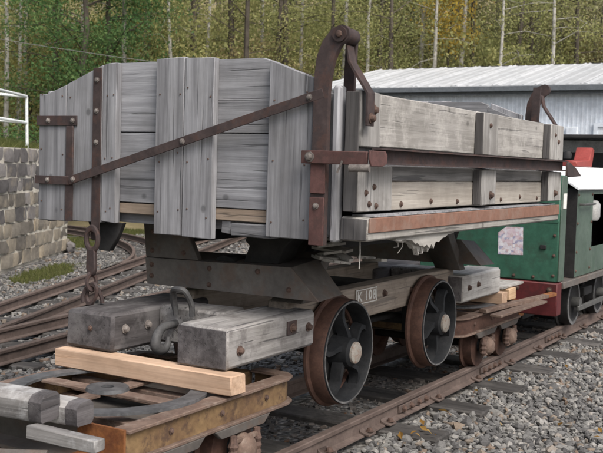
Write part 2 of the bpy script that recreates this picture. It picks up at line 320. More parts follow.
    def mesh(s, name, mat, smooth=True, ang=38):
        me = bpy.data.meshes.new(name); me.from_pydata(s.v, [], s.f); me.update()
        bm = bmesh.new(); bm.from_mesh(me); bmesh.ops.recalc_face_normals(bm, faces=bm.faces[:]); bm.to_mesh(me); bm.free()
        if mat: me.materials.append(M[mat])
        if smooth:
            me.polygons.foreach_set('use_smooth', [True] * len(me.polygons)); me.set_sharp_from_angle(angle=math.radians(ang))
        return me

W = {}
def link(name, data, parent=None, mw=None):
    o = bpy.data.objects.new(name, data); COL.objects.link(o)
    mw = mw or Matrix.Identity(4); o.matrix_basis = mw; W[o.name] = mw
    if parent is not None:
        o.parent = parent; o.matrix_parent_inverse = W[parent.name].inverted()
    return o
def part(name, mb, mat, parent, label=None, mw=None, smooth=True):
    o = link(name, mb.mesh(name, mat, smooth) if isinstance(mb, MB) else mb, parent, mw)
    if label: o['label'] = label
    return o
def tag(o, label, cat, group=None, kind=None):
    if label: o['label'] = label
    if cat: o['category'] = cat
    if group: o['group'] = group
    if kind: o['kind'] = kind
    return o
def thing(name, label, cat, loc=(0, 0, 0), group=None):
    return tag(link(name, None, None, Matrix.Translation(loc)), label, cat, group)
def struct(name, mb, mat, smooth=False):
    o = part(name, mb, mat, None, smooth=smooth); o['kind'] = 'structure'; return o
def raw_mesh(name, verts, faces, mat, attr=None, per_face=None):
    me = bpy.data.meshes.new(name); nv, nf = len(verts), len(faces); k = faces.shape[1]
    me.vertices.add(nv); me.vertices.foreach_set('co', verts.astype(np.float32).ravel())
    me.loops.add(nf * k); me.loops.foreach_set('vertex_index', faces.astype(np.int32).ravel())
    me.polygons.add(nf); me.polygons.foreach_set('loop_start', np.arange(0, nf * k, k, dtype=np.int32))
    me.update(calc_edges=True); me.polygons.foreach_set('use_smooth', np.zeros(nf, bool))
    if attr is not None:
        at = me.attributes.new('shade', 'FLOAT', 'POINT'); at.data.foreach_set('value', attr.astype(np.float32))
    me.materials.append(M[mat]); return me
def proj(P):
    d = np.asarray(P, float) - np.array(CAM[:]); z = d @ np.array(FW[:]); x = d @ np.array(RT[:]); y = d @ np.array(UPV[:])
    return 301.5 + 965 * x / z, 226.5 - 965 * y / z, z
def at_depth(px, depth):
    """ground position under a sight line at a given distance"""
    q = CAM + FW * depth + RT * ((px - 301.5) / 965 * depth); return q.x, q.y

# bolt heads shared by everything: axis 0 = pointing -X, 1 = pointing -Y, 2 = pointing up
def bolt_mesh(axis, r=0.0115, h=0.012, dome=True):
    b = MB(); s = 1 if axis == 2 else -1
    b.lathe([(r * 1.5, 0), (r * 1.5, s * 0.004), (r, s * 0.0045), (r, s * h * .7), (r * .75, s * h), (r * .2, s * h * 1.12)], (0, 0, 0), axis, 8); return b
BM_ = {(a, mt): bolt_mesh(a).mesh('bolt', mt) for a in range(3) for mt in ('bolt', 'bolt_dark')}
BIGM = {(a, mt): bolt_mesh(a, 0.019, 0.024).mesh('bolt', mt) for a in range(3) for mt in ('bolt', 'bolt_dark')}
def bolt(parent, p, axis, mt='bolt', big=False, name='bolt'):
    return link(name, (BIGM if big else BM_)[(axis, mt)], parent, Matrix.Translation(p) @ Matrix.Rotation(random.uniform(0, 1), 4, 'XYZ'[axis]))

# ================================================================== SETTING
g = MB(); g.add([(-400, -400, -0.05), (500, -400, -0.05), (500, 500, -0.05), (-400, 500, -0.05)], [(0, 1, 2, 3)])
struct('ground', g, 'ground')

def hill_z(x, y):
    d = (x - CAM.x) * 0.86 + (y - CAM.y) * 0.51; t = max(0.0, d - 26)
    return -0.15 + t * 0.42 + 0.35 * math.sin(x * 0.31) * math.cos(y * 0.27) * min(1, t / 4)
nx, ny = 60, 40; vs = []; fs = []
for j in range(ny):
    for i in range(nx):
        lat = -60 + 120 * i / (nx - 1); d = 25 + 75 * (j / (ny - 1)) ** 1.3
        x = CAM.x + 0.86 * d + 0.51 * lat; y = CAM.y + 0.51 * d - 0.86 * lat; vs.append((x, y, hill_z(x, y)))
for j in range(ny - 1):
    for i in range(nx - 1): a = j * nx + i; fs.append((a, a + 1, a + nx + 1, a + nx))
struct('hillside', MB().add(vs, fs), 'litter', True)

# ---------------------------------------------------------------- tracks
RAILP = [(-.05, 0), (.05, 0), (.05, .010), (.012, .022), (.009, .09), (.028, .1), (.030, .124), (.024, .13), (-.024, .13), (-.030, .124), (-.028, .1), (-.009, .09), (-.012, .022), (-.05, .010)]
def offset(path, o):
    out = []; P = [Vector((p[0], p[1], 0)) for p in path]
    for i, p in enumerate(P):
        d = (P[min(i + 1, len(P) - 1)] - P[max(i - 1, 0)]).normalized(); out.append((p.x - d.y * o, p.y + d.x * o, 0.0))
    return out
SLEEPERS = []      # (x,y,cos,sin,halfwidth,halflength) kept clear of stones
RAILS = []
def track(label, path, half, sl_at, sl_half, sl_w, sl_mat='sleeper', fasten=None, group=None):
    t = thing('railway_track', label, 'railway track', (path[0][0], path[0][1], 0), group)
    for sgn in (1, -1):
        pp = offset(path, sgn * half); part('rail', MB().sweep(RAILP, pp), 'rail', t)
        for a, b in zip(pp[:-1], pp[1:]): RAILS.append((a, b))
    slm = MB().box(-sl_w / 2, sl_w / 2, -sl_half, sl_half, -0.13, -0.004, 0.012, 0.006).mesh('sleeper', sl_mat)
    P = [Vector((p[0], p[1], 0)) for p in path]; L = [0]
    for a, b in zip(P[:-1], P[1:]): L.append(L[-1] + (b - a).length)
    for s in sl_at:
        if s > L[-1]: break
        i = max(k for k in range(len(L)) if L[k] <= s + 1e-6); i = min(i, len(P) - 2)
        d = (P[i + 1] - P[i]).normalized(); p = P[i] + d * (s - L[i]); ang = math.atan2(d.y, d.x) + random.uniform(-.025, .025)
        link('sleeper', slm, t, Matrix.Translation((p.x, p.y, random.uniform(-.008, .004))) @ Matrix.Rotation(ang, 4, 'Z'))
        SLEEPERS.append((p.x, p.y, math.cos(ang), math.sin(ang), sl_w / 2, sl_half))
    return t
X0 = -4.0
main = track('rusty track under the wagon and its trolleys, nearest the camera', [(X0, 0), (34, 0)], 0.48,
             [0.9 + 0.885 * i - 0.885 + (1.73 - X0) % 0.885 for i in range(28)], 0.95, 0.25)
# fishplates and fastenings on the near rail
fp = MB().prism([(-.010, .03), (-.028, .03), (-.028, .085), (-.010, .085)], 0, -.27, .27, .004).mesh('fishplate', 'rail')
clip = MB().prism([(-.012, .014), (-.09, .006), (-.09, .022), (-.03, .034), (-.012, .05)], 0, -.055, .055, .004).mesh('rail_clip', 'rail')
for x in (2.25, 3.95, 5.9):
    o = link('fishplate', fp, main, Matrix.Translation((x, -.48, 0)))
    for dx in (-.2, -.07, .07, .2): bolt(o, (x + dx, -.508, .055), 1, 'bolt_dark', True)
for s in SLEEPERS:
    if -0.5 < s[0] < 9:
        for sy in (-1, 1):
            if sy == 1 and s[0] > 3: continue
            o = link('rail_clip', clip, main, Matrix.Translation((s[0], .48 * sy, 0)) @ Matrix.Rotation(0 if sy < 0 else math.pi, 4, 'Z'))
            bolt(o, (s[0], sy * .545, .03), 2, 'bolt_dark', True)
for x in (.85, 1.42):
    o = link('rail_clip', clip, main, Matrix.Translation((x, -.48, 0))); bolt(o, (x, -.545, .03), 2, 'bolt_dark', True)

side_dir = Vector((1, .185, 0)).normalized()
cd0 = Vector((2.0, 3.545, 0))
track('rusty siding track nearest behind the wagon, leading past the left buffer timber', [tuple((cd0 + side_dir * s)[:2]) for s in (-7, 26)], 0.33, [0.3 + .7 * i for i in range(46)], 0.62, 0.2)
ab0 = Vector((3.0, 4.72, 0)); abd = Vector((1, .452, 0)).normalized()
track('rusty diagonal track in front of the stone wall, crossing the siding', [tuple((ab0 + abd * s)[:2]) for s in (-5, 22)], 0.33, [0.45 + .7 * i for i in range(38)], 0.62, 0.2)
cur = []
p = ab0 + abd * 4.3; a = math.atan2(abd.y, abd.x)
for i in range(26):
    cur.append((p.x, p.y)); p = p + Vector((math.cos(a), math.sin(a), 0)) * 0.5; a += 0.045
track('pale curved branch track bending left behind the chain', cur, 0.33, [1.9 + .7 * i for i in range(16)], 0.62, 0.2)

# ---------------------------------------------------------------- ballast
def stones(name, pts, size, seg, mat, flat=0.75):
    """pts (n,3); one mesh of broken stones"""
    n = len(pts)
    if seg == 1:
        bm = bmesh.new(); bmesh.ops.create_icosphere(bm, subdivisions=1, radius=1)
    else:
        bm = bmesh.new(); bmesh.ops.create_cube(bm, size=1.2); bmesh.ops.triangulate(bm, faces=bm.faces[:])
    bm.verts.ensure_lookup_table(); bv = np.array([v.co[:] for v in bm.verts]); bf = np.array([[v.index for v in f.verts] for f in bm.faces]); bm.free()
    k = len(bv); V = np.repeat(bv[None], n, 0) * rng.uniform(0.62, 1.25, (n, k, 1))
    V *= np.stack([rng.uniform(.75, 1.35, n), rng.uniform(.6, 1.0, n), rng.uniform(.45, .8, n) * flat / .75], 1)[:, None, :]
    A = rng.normal(size=(n, 3, 3)); Q, _ = np.linalg.qr(A); tilt = rng.uniform(0, 1, n) < 0.6
    az = rng.uniform(0, 6.28, n); Rz = np.zeros((n, 3, 3)); Rz[:, 0, 0] = np.cos(az); Rz[:, 0, 1] = -np.sin(az); Rz[:, 1, 0] = np.sin(az); Rz[:, 1, 1] = np.cos(az); Rz[:, 2, 2] = 1
    Rm = np.where(tilt[:, None, None], Rz, Q); V = np.einsum('nij,nkj->nki', Rm, V)
    V = V * (size * rng.lognormal(0, .28, n))[:, None, None] + pts[:, None, :]
    F = (bf[None] + (np.arange(n) * k)[:, None, None]).reshape(-1, 3)
    return raw_mesh(name, V.reshape(-1, 3), F, mat, np.repeat(rng.uniform(0, 1, n), k))
def scatter(x0, x1, y0, y1, dens, keep):
    n = int((x1 - x0) * (y1 - y0) * dens); P = np.stack([rng.uniform(x0, x1, n), rng.uniform(y0, y1, n), rng.uniform(-.068, -.026, n)], 1)
    return P[keep(P)]
def in_view(P, margin=70):
    x, y, z = proj(P); return (z > 1.5) & (x > -margin) & (x < 603 + margin) & (y < 453 + margin)
def clear(P, r=0.02):
    ok = np.ones(len(P), bool)
    for (sx, sy, c, s, hw, hl) in SLEEPERS:
        dx, dy = P[:, 0] - sx, P[:, 1] - sy; u = dx * c + dy * s; v = -dx * s + dy * c
        ok &= ~((np.abs(u) < hw - r * .6) & (np.abs(v) < hl - r * .6))
    for a, b in RAILS:
        a = np.array(a[:2]); b = np.array(b[:2]); ab = b - a; t = np.clip(((P[:, :2] - a) @ ab) / (ab @ ab), 0, 1)
        ok &= np.linalg.norm(P[:, :2] - (a + t[:, None] * ab), axis=1) > 0.06 + r
    return ok
WU = Vector((.871, .491, 0)); WN = Vector((.491, -.871, 0)); WP0 = Vector((3.2, 6.73, 0)); WL = 7.66
def not_wall(P):
    d = P[:, :2] - np.array(WP0[:2]); s = d @ np.array(WU[:2]); k = d @ np.array(WN[:2]); return ~((k < 0.08) & (s < WL + .2))
GRASS = [((6.9, 8.05), 1.6, .42), ((11.7, 12.0), 3.0, .95), ((14.2, 13.6), 3.0, 1.3)]
def grass_mask(P, f=1.0):
    ok = np.zeros(len(P), bool)
    for (c, la, lb) in GRASS:
        d = P[:, :2] - np.array(c); u = d @ np.array(WU[:2]); v = d @ np.array(WN[:2])
        wob = 1 + .18 * np.sin(u * 5 + 1) + .15 * np.sin(v * 9 + u * 3)
        ok |= (u / la) ** 2 + (v / lb) ** 2 < f * wob
    return ok
near = scatter(-1.5, 7.5, -4.2, -.5, 1200, lambda P: in_view(P) & clear(P) & (P[:, 1] > -4.0))
tag(part('ballast', stones('ballast', near, .0265, 1, 'ballast'), None, None), 'loose grey track ballast beside the near rail', 'ballast', kind='stuff')
far = scatter(7.5, 16, -4.5, -.5, 420, lambda P: in_view(P) & clear(P))
tag(part('ballast', stones('ballast', far, .034, 0, 'ballast'), None, None), 'grey ballast farther along the near rail beside the locomotive', 'ballast', kind='stuff')
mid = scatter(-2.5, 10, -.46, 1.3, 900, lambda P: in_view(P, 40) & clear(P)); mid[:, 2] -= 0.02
tag(part('ballast', stones('ballast', mid, .024, 0, 'ballast_shade'), None, None), 'ballast between the rails beneath the wagon, shade painted into its colour', 'ballast', kind='stuff')
left = scatter(-1, 9, 1.2, 9, 560, lambda P: in_view(P, 40) & clear(P, .012) & not_wall(P) & ~grass_mask(P, .7)); left[:, 2] += .004
tag(part('ballast', stones('ballast', left, .030, 0, 'ballast'), None, None), 'pale grey ballast around the siding tracks left of the wagon', 'ballast', kind='stuff')
left2 = scatter(7, 16, 3, 13, 240, lambda P: in_view(P, 20) & clear(P, .01) & not_wall(P) & ~grass_mask(P, .7) & ((P[:, 0] > 9) | (P[:, 1] > 9)) & (P[:, 0] < 14.6)); left2[:, 2] += .004
tag(part('ballast', stones('ballast', left2, .036, 0, 'ballast'), None, None), 'pale gravel yard behind the wagon', 'ballast', kind='stuff')

def blades(pts, h, wdt, mat, name):
    n = len(pts); a = rng.uniform(0, 6.28, n); hh = h * rng.uniform(.5, 1.3, n); ln = rng.normal(0, .45, (n, 2)) * hh[:, None]
    d = np.stack([np.cos(a), np.sin(a), np.zeros(n)], 1) * (wdt / 2)
    tip = pts + np.concatenate([ln, hh[:, None]], 1); V = np.stack([pts - d, pts + d, tip], 1).reshape(-1, 3)
    return raw_mesh(name, V, np.arange(3 * n).reshape(-1, 3), mat, np.repeat(rng.uniform(0, 1, n), 3))
gp = scatter(4.5, 18, 6, 18, 2600, lambda P: grass_mask(P) & not_wall(P) & in_view(P, 30)); gp[:, 2] = -.05
tag(part('grass', blades(gp[rng.uniform(0, 1, len(gp)) < np.where(grass_mask(gp, .6), .9, .3)], .06, .012, 'grass', 'grass'), None, None), 'short green grass on the ground by the stone wall', 'grass', kind='stuff')

# fallen leaves on the ballast
lp = scatter(.4, 6, -2.2, -.55, 2, lambda P: in_view(P, 0)); n = len(lp); lp[:, 2] = .0
extra = np.array([(1.62, -.78), (1.7, -.86), (1.66, -.92), (1.58, -.83), (1.75, -.8), (1.9, -.72), (2.3, -.72), (2.2, -1.2), (1.5, -.74), (3.1, -.68)]); extra = np.concatenate([extra, np.full((len(extra), 1), .02)], 1)
lp = np.concatenate([lp, extra]); n = len(lp); V = []
for p in lp:
    q = Euler((random.uniform(-.7, .7), random.uniform(-.7, .7), random.uniform(0, 6))).to_matrix(); s_ = random.uniform(.6, 1.2) * .036
    for (a, b) in ((-1, 0), (0, -.55), (1, 0), (0, .55)): V.append(Vector(p) + q @ Vector((a * s_, b * s_, abs(b) * s_ * .4)))
V = np.array([v[:] for v in V])
tag(part('fallen_leaves', raw_mesh('fallen_leaves', V, np.arange(4 * n).reshape(-1, 4), 'leaf_fallen', np.repeat(rng.uniform(0, 1, n), 4)), None, None), 'orange fallen leaves scattered on the ballast by the near rail', 'leaves', kind='stuff')

# ---------------------------------------------------------------- stone wall
wall = thing('stone_wall', 'rough mortared stone retaining wall under the white railing', 'wall', WP0)
WR = Matrix.Translation(WP0) @ Matrix.Rotation(math.atan2(WU.y, WU.x), 4, 'Z')    # local x along wall, -y faces the camera
NC = 8; CH = 1.98 / NC
core = MB()
for c in range(NC):
    e = WL - 0.05 - max(0, c - 3) * 0.055
    core.box(0, e, 0.017, 0.6, c * CH, (c + 1) * CH - .0005)
core.box(0, WL - .02, 0.04, .58, -.15, -.0005)
part('mortar_core', core, 'mortar', wall, mw=WR)
for c in range(NC):
    s = random.uniform(0, .2); e = WL + random.uniform(-.02, .05) - max(0, c - 3) * 0.055
    while s < e - .12:
        ln = random.choice((random.uniform(.2, .34), random.uniform(.34, .62)))
        if e - (s + ln) < .2: ln = e - s
        if s + ln > 2.2:
            gp_ = random.uniform(.014, .034); h0 = c * CH + random.uniform(.010, .030); h1 = (c + 1) * CH - random.uniform(.010, .026)
            dp = random.uniform(-.03, .002); b = MB(); bm = bmesh.new(); bmesh.ops.create_cube(bm, size=1); bmesh.ops.subdivide_edges(bm, edges=bm.edges[:], cuts=1, use_grid_fill=True)
            for v in bm.verts:
                x, y, z = v.co; edge = (abs(x) > .4) + (abs(z) > .4)
                yy = dp + (y + .5) * .3 + (random.uniform(.0, .018) * edge if y < -.4 else 0) + (random.uniform(-.014, .010) if y < -.4 else 0)
                v.co = Vector((s + gp_ + (x + .5) * (ln - 2 * gp_) + random.uniform(-.012, .012), yy, h0 + (z + .5) * (h1 - h0) + random.uniform(-.014, .014)))
            b.bm(bm); part('stone', b, 'wall_up' if c > 4 or (c > 2 and random.random() < .5) else 'wall_low', wall, mw=WR)
        s += ln
# coping rubble at the foot of the wall end
for i in range(5):
    x = WL + random.uniform(-.25, .12); b = MB(); bm = bmesh.new(); bmesh.ops.create_icosphere(bm, subdivisions=1, radius=1)
    for v in bm.verts: v.co = Vector((x + v.co.x * .11, random.uniform(-.02, .02) - .09 + v.co.y * .09, .02 + .08 * (i % 2) + v.co.z * .08)) + Vector([random.uniform(-.02, .02) for _ in range(3)])
    part('loose_stone', b.bm(bm), 'wall_up', wall, mw=WR)
# bank behind the wall
bk = MB(); q = [WP0 - WU * 14 - WN * .3, WP0 + WU * (WL - .35) - WN * .3, WP0 + WU * (WL - .6) - WN * 16, WP0 - WU * 14 - WN * 16]
bk.add([(p.x, p.y, -.1) for p in q] + [(p.x, p.y, 1.97 + (2.2 if i > 1 else 0)) for i, p in enumerate(q)], [(0, 1, 5, 4), (1, 2, 6, 5), (2, 3, 7, 6), (3, 0, 4, 7), (4, 5, 6, 7)])
struct('bank', bk, 'turf')
n = 9000; s_ = rng.uniform(1.5, WL - .4, n); k_ = rng.exponential(1.1, n) + .02; k_ = np.minimum(k_, 6)
P = np.array(WP0[:])[None] + s_[:, None] * np.array(WU[:]) - (k_ + .25)[:, None] * np.array(WN[:]); P[:, 2] = 1.95 + (k_ - .05) * .14
tag(part('grass', blades(P, .15, .016, 'grass', 'grass'), None, None), 'longer grass fringe on top of the stone wall', 'grass', kind='stuff')

# white pipe railing on the wall
rl = thing('pipe_railing', 'white painted pipe railing on top of the stone wall', 'railing', tuple(WP0 + WU * 6.0 + Vector((0, 0, 1.97))))
cor = WP0 + WU * 5.95 - WN * .35
e1 = WP0 + WU * 2.2 - WN * .28; e2 = cor - WN * 3.4 - WU * 1.9
zt, zm = 2.93, 2.46
for (a, b) in ((cor, e1), (cor, e2)):
    for z, nm in ((zt, 'top_rail'), (zm, 'middle_rail')):
        dz = .0 if b is e1 else .10
        part(nm, MB().tube([(a.x, a.y, z), (b.x, b.y, z + dz)], .026, 10), 'white_paint', rl)
for p_, up in ((cor, 0), (e1, 0), (cor + (e1 - cor) * .5, 0), (e2, .1)):
    part('post', MB().tube([(p_.x + .03, p_.y, 1.9), (p_.x, p_.y, zt + up)], .028, 10), 'white_paint', rl)

# ---------------------------------------------------------------- shed
SX = 15.0
shed = thing('shed', 'long low shed with pale blue siding and white sheet roof', 'shed', (SX, 0, 0))
Y0s, Y1s = -9.0, 7.0
b = MB(); prof = []
y = Y0s; k = 0
while y < Y1s:
    prof += [(SX, y), (SX, y + .045), (SX - .007, y + .055), (SX - .007, y + .08)]; y += .09
vs = [(p[0], p[1], -.05) for p in prof] + [(p[0], p[1], 3.55) for p in prof]; nn = len(prof)
b.add(vs, [(i, i + 1, nn + i + 1, nn + i) for i in range(nn - 1)])
b.box(SX + .02, SX + 7, Y0s, Y1s, -.05, 3.5)
b.prism([(SX + .02, 3.501), (SX + 7, 3.501), (SX + 3.6, 4.2)], 1, Y0s, Y1s - .02)
part('wall', b, 'siding', shed, smooth=False)
y = Y0s - .2; RS = 0.215
while y < Y1s + .2:
    bb = MB(); x0, z0, x1 = SX - .19, 3.56, SX + 3.6
    pr = [(0, 0), (.9, 0), (.9, .02), (.84, .045), (.78, .02), (.62, .02), (.57, .035), (.52, .02), (.34, .02), (.29, .035), (.24, .02), (.06, .02), (.03, .045), (0, .03)]
    vs = [(x0, y + p[0], z0 + p[1]) for p in pr] + [(x1, y + p[0], z0 + (x1 - x0) * RS + p[1]) for p in pr]; nn = len(pr)
    bb.add(vs, [(i, (i + 1) % nn, nn + (i + 1) % nn, nn + i) for i in range(nn)] + [tuple(range(nn)), tuple(range(nn, 2 * nn))])
    part('roof_sheet', bb, 'roof_sheet', shed, smooth=False); y += .905
part('back_roof', MB().add([(SX + 3.6, Y0s - .2, 4.41), (SX + 3.6, Y1s + .2, 4.41), (SX + 7.3, Y1s + .2, 3.5), (SX + 7.3, Y0s - .2, 3.5)], [(0, 1, 2, 3)]), 'roof_sheet', shed)
part('gutter', MB().prism([(SX - .31, 3.46), (SX - .20, 3.46), (SX - .19, 3.555), (SX - .32, 3.555)], 1, Y0s - .2, Y1s + .2), 'gutter', shed)
part('fascia', MB().box(SX - .175, SX - .14, Y0s - .18, Y1s + .18, 3.40, 3.555), 'gutter', shed)
def shed_door(y0, y1, z1):
    d = part('door', MB().box(SX - .05, SX - .02, y0, y1, 0, z1, .004), 'siding_frame', shed)
    for a, c in ((y0 - .08, y0), (y1, y1 + .08)): part('door_frame', MB().box(SX - .08, SX - .02, a, c, 0, z1 + .08), 'siding', d)
    part('door_frame', MB().box(SX - .08, SX - .02, y0, y1, z1, z1 + .08), 'siding', d)
    part('door_rail', MB().box(SX - .066, SX - .051, y0 + .02, y1 - .02, z1 * .55, z1 * .55 + .05), 'siding', d)
shed_door(-.1, 1.35, 2.75); shed_door(2.2, 3.2, 2.7)
w_ = part('window', MB().box(SX - .06, SX - .02, 1.75, 1.98, 2.1, 2.75, .004), 'siding_frame', shed)
for s in (0, 1): part('sash', MB().box(SX - .072, SX - .061, 1.77, 1.96, 2.13 + s * .31, 2.41 + s * .31), 'siding', w_)

# ================================================================== WAGON
wag = thing('tipping_wagon', 'weathered grey wooden tipping wagon numbered K 108 carried on two trolleys', 'wagon', (1.83, 0, .29))
XL = 3.66
def box(name, mat, x0, x1, y0, y1, z0, z1, parent=wag, bev=.005, jit=.002, label=None): return part(name, MB().box(x0, x1, y0, y1, z0, z1, bev, jit), mat, parent, label)
def topz(y):
    y = abs(y)
    return 2.215 if y > 1.03 else (2.215 + (1.03 - y) / (1.03 - .53) * .18 if y > .53 else 2.395)
def wallplank(x0, x1, ya, yb, zb, par=wag, mat='wood_v', lift=0.0):
    ys = sorted({ya, yb} | {t for t in (-1.03, -.53, .53, 1.03) if ya < t < yb})
    poly = [(ya, zb + random.uniform(-.006, .006)), (yb, zb + random.uniform(-.006, .006))] + [(y, topz(y) + lift + random.uniform(-.006, .006)) for y in reversed(ys)]
    return part('end_plank', MB().prism(poly, 0, x0, x1, .004), mat, par)
XB = 3.36
NAILS = []
nail = MB().lathe([(.0055, 0), (.005, -.003), (.001, -.004)], (0, 0, 0), 0, 6).mesh('nail', 'bolt_dark')
for side in (0, 1):
    def X(a): return a if side == 0 else XB - a
    def xr(a, b): return (X(a), X(b)) if side == 0 else (X(b), X(a))
    V_ = [(.862, 1.09, 1.44), (.57, .858, 1.44), (.462, .568, 1.45), (-.035, .165, 1.405), (-.243, -.039, 1.40), (-.875, -.605, 1.435)]
    for (ya, yb, zb) in V_:
        o = wallplank(*xr(-.05, -.002), ya, yb, zb, lift=.012 if yb < .2 else 0)
        if side == 0:
            for z in (1.52, 1.85, 2.2):
                for yy in (ya + .03, yb - .03): link('nail', nail, o, Matrix.Translation((-.0502, yy + random.uniform(-.01, .01), z + random.uniform(-.04, .04))))
    H_ = [(1.575, 1.985), (1.99, 2.395)]
    for (za, zb) in H_:
        for (ya, yb) in ((-.60, .5),):
            x0, x1 = xr(0, .045); poly = [(ya, za), (yb, za), (yb, zb), (-.53, zb), (ya, min(zb, topz(ya)))] if zb > 2.2 else [(ya, za), (yb, za), (yb, zb), (ya, zb)]
            part('end_board', MB().prism(poly, 0, x0, x1, .003), 'wood_h', wag)
    x0, x1 = xr(.0, .05)
    part('end_board', MB().prism([(.505, 1.45), (1.06, 1.45), (1.06, 2.2), (1.03, 2.2), (.53, 2.37), (.505, 2.37)], 0, x0, x1), 'wood_h', wag)
    part('end_board', MB().prism([(-.605, 1.45), (-.95, 1.45), (-.95, 2.21), (-.605, 2.35)], 0, x0, x1), 'wood_h', wag)
    x0, x1 = xr(.005, .13); box('floor_beam', 'wood_beige', x0, x1, -.85, 1.0, 1.505, 1.57, jit=.004)
    if side == 0:
        box('joist_end', 'wood_h', -.02, .3, -.62, -.36, 1.425, 1.495, jit=.006)
        box('joist_end', 'wood_h', .02, .3, -.33, -.26, 1.43, 1.50, jit=.006)
    # iron straps
    def strap(ya, za, yb, zb, wd, x, nm='strap', mat='iron', th=.010, bolts=()):
        d = Vector((yb - ya, zb - za)); L = d.length; d.normalize(); nrm = Vector((-d.y, d.x)) * wd / 2
        poly = [(ya + nrm.x, za + nrm.y), (yb + nrm.x, zb + nrm.y), (yb - nrm.x, zb - nrm.y), (ya - nrm.x, za - nrm.y)]
        o = part(nm, MB().prism(poly, 0, *xr(x - th, x), .002), mat, wag)
        if side == 0:
            for t in bolts: bolt(o, (x - th, ya + d.x * L * t, za + d.y * L * t), 0)
        return o
    strap(1.10, 2.052, .765, 2.052, .06, -.0525, bolts=(.3,))
    strap(.82, 2.02, .82, 1.44, .058, -.0535)
    strap(1.10, 1.688, .78, 1.688, .052, -.064, bolts=(.35,))
    strap(.603, 2.365, .603, 1.34, .064, -.0535, bolts=(.07, .25, .43, .62))
    strap(.80, 1.688, -.955, 2.195, .050, -.0765, 'diagonal_strap', bolts=(.02, .49, .955))
    if side == 0: bolt(wag, (-.064, .795, 2.052), 0)
    # swan neck hook post: front plate, back plate, pin
    def neck(xa, xb, mat, s=-1):
        cl = [(-.942, 1.415), (-.942, 2.20), (-.947, 2.29), (-.960, 2.37), (-.985, 2.43), (-1.020, 2.475), (-1.050, 2.490)]
        hw = [.042, .042, .046, .050, .050, .048, .046]
        Lp, Rp = [], []
        for i, (yy, zz) in enumerate(cl):
            a0 = cl[max(0, i - 1)]; a1 = cl[min(len(cl) - 1, i + 1)]; d = Vector((a1[0] - a0[0], a1[1] - a0[1])).normalized(); nn = Vector((-d.y, d.x)) * hw[i]
            Lp.append((yy + nn.x, zz + nn.y)); Rp.append((yy - nn.x, zz - nn.y))
        e = cl[-1]; endc = []
        d = Vector((cl[-1][0] - cl[-2][0], cl[-1][1] - cl[-2][1])).normalized(); base = math.atan2(d.y, d.x)
        for k in range(5):
            t = base - math.pi / 2 + math.pi * (k + 1) / 6; endc.append((e[0] + math.cos(t) * .046, e[1] + math.sin(t) * .046))
        poly = [(y_, z_) for (y_, z_) in Rp + endc + Lp[::-1]]
        if s > 0: poly = [(-y_, z_) for (y_, z_) in poly]
        return part('hook_post', MB().prism(poly, 0, *xr(xa, xb)), mat, wag)
    for s in (-1,):
        off = 0 if side == 0 else .03
        neck(-.085 + off, -.052 + off, 'iron', s)
        part('inner_post', MB().prism([(s * .985, 1.9), (s * 1.045, 1.9), (s * 1.06, 2.50), (s * 1.0, 2.50)], 0, *xr(.06 + off, .085 + off)), 'iron', wag)
        if side == 0: part('pivot_pin', MB().lathe([(.022, 0), (.040, .0), (.040, .16), (.022, .16), (.022, .185)], (X(-.10) if side == 0 else X(.085 + off), s * 1.045, 2.487), 0, 14), 'iron', wag)
        if side == 0 and s < 0:
            bolt(wag, (-.085, -1.045, 2.487), 0, 'bolt_dark', True)
            part('strap_plate', MB().box(-.099, -.0855, -.984, -.90, 1.412, 1.66, .002), 'iron_red', wag)
            part('strap_plate', MB().box(-.0975, -.0855, -.984, -.90, 1.68, 1.83, .002), 'iron_red', wag)
            bolt(wag, (-.099, -.94, 1.615), 0, big=False); bolt(wag, (-.102, -.905, 1.866), 0, 'bolt', True)
    # door hinge straps
    for s in (-1,):
        x0, x1 = xr(-.03 + off, .045 + off * .85)
        pts = [(s * 1.045, 2.44), (s * 1.062, 2.35), (s * 1.172, 2.19), (s * 1.172, 2.03)]; q2 = [(s * 1.186, 2.03), (s * 1.186, 2.197), (s * 1.074, 2.36), (s * 1.057, 2.44)]
        h = part('hinge_strap', MB().prism(pts + q2, 0, x0, x1, .002), 'iron', wag)
        if s < 0: bolt(h, ((x0 + x1) / 2, -1.187, 2.07), 1, 'bolt_dark', True)
# corner timbers of the box
for x0, x1 in ((-.045, .03), (XB - .03, XB + .045)):
    for s in (-1, 1):
        ya, yb = sorted((s * .989, s * 1.03)); box('corner_post', 'wood_v', x0, x1, ya, yb, 1.43, 2.235, bev=.01)
        ya, yb = sorted((s * .93, s * .985)); box('corner_post', 'wood_v', x0 + .05, x1 + .03, ya, yb, 1.46, 2.2)
# plain boards on the far side
for za, zb in ((1.46, 1.83), (1.835, 2.2)): box('side_board', 'wood_v', .05, XB - .05, 1.03, 1.07, za, zb)
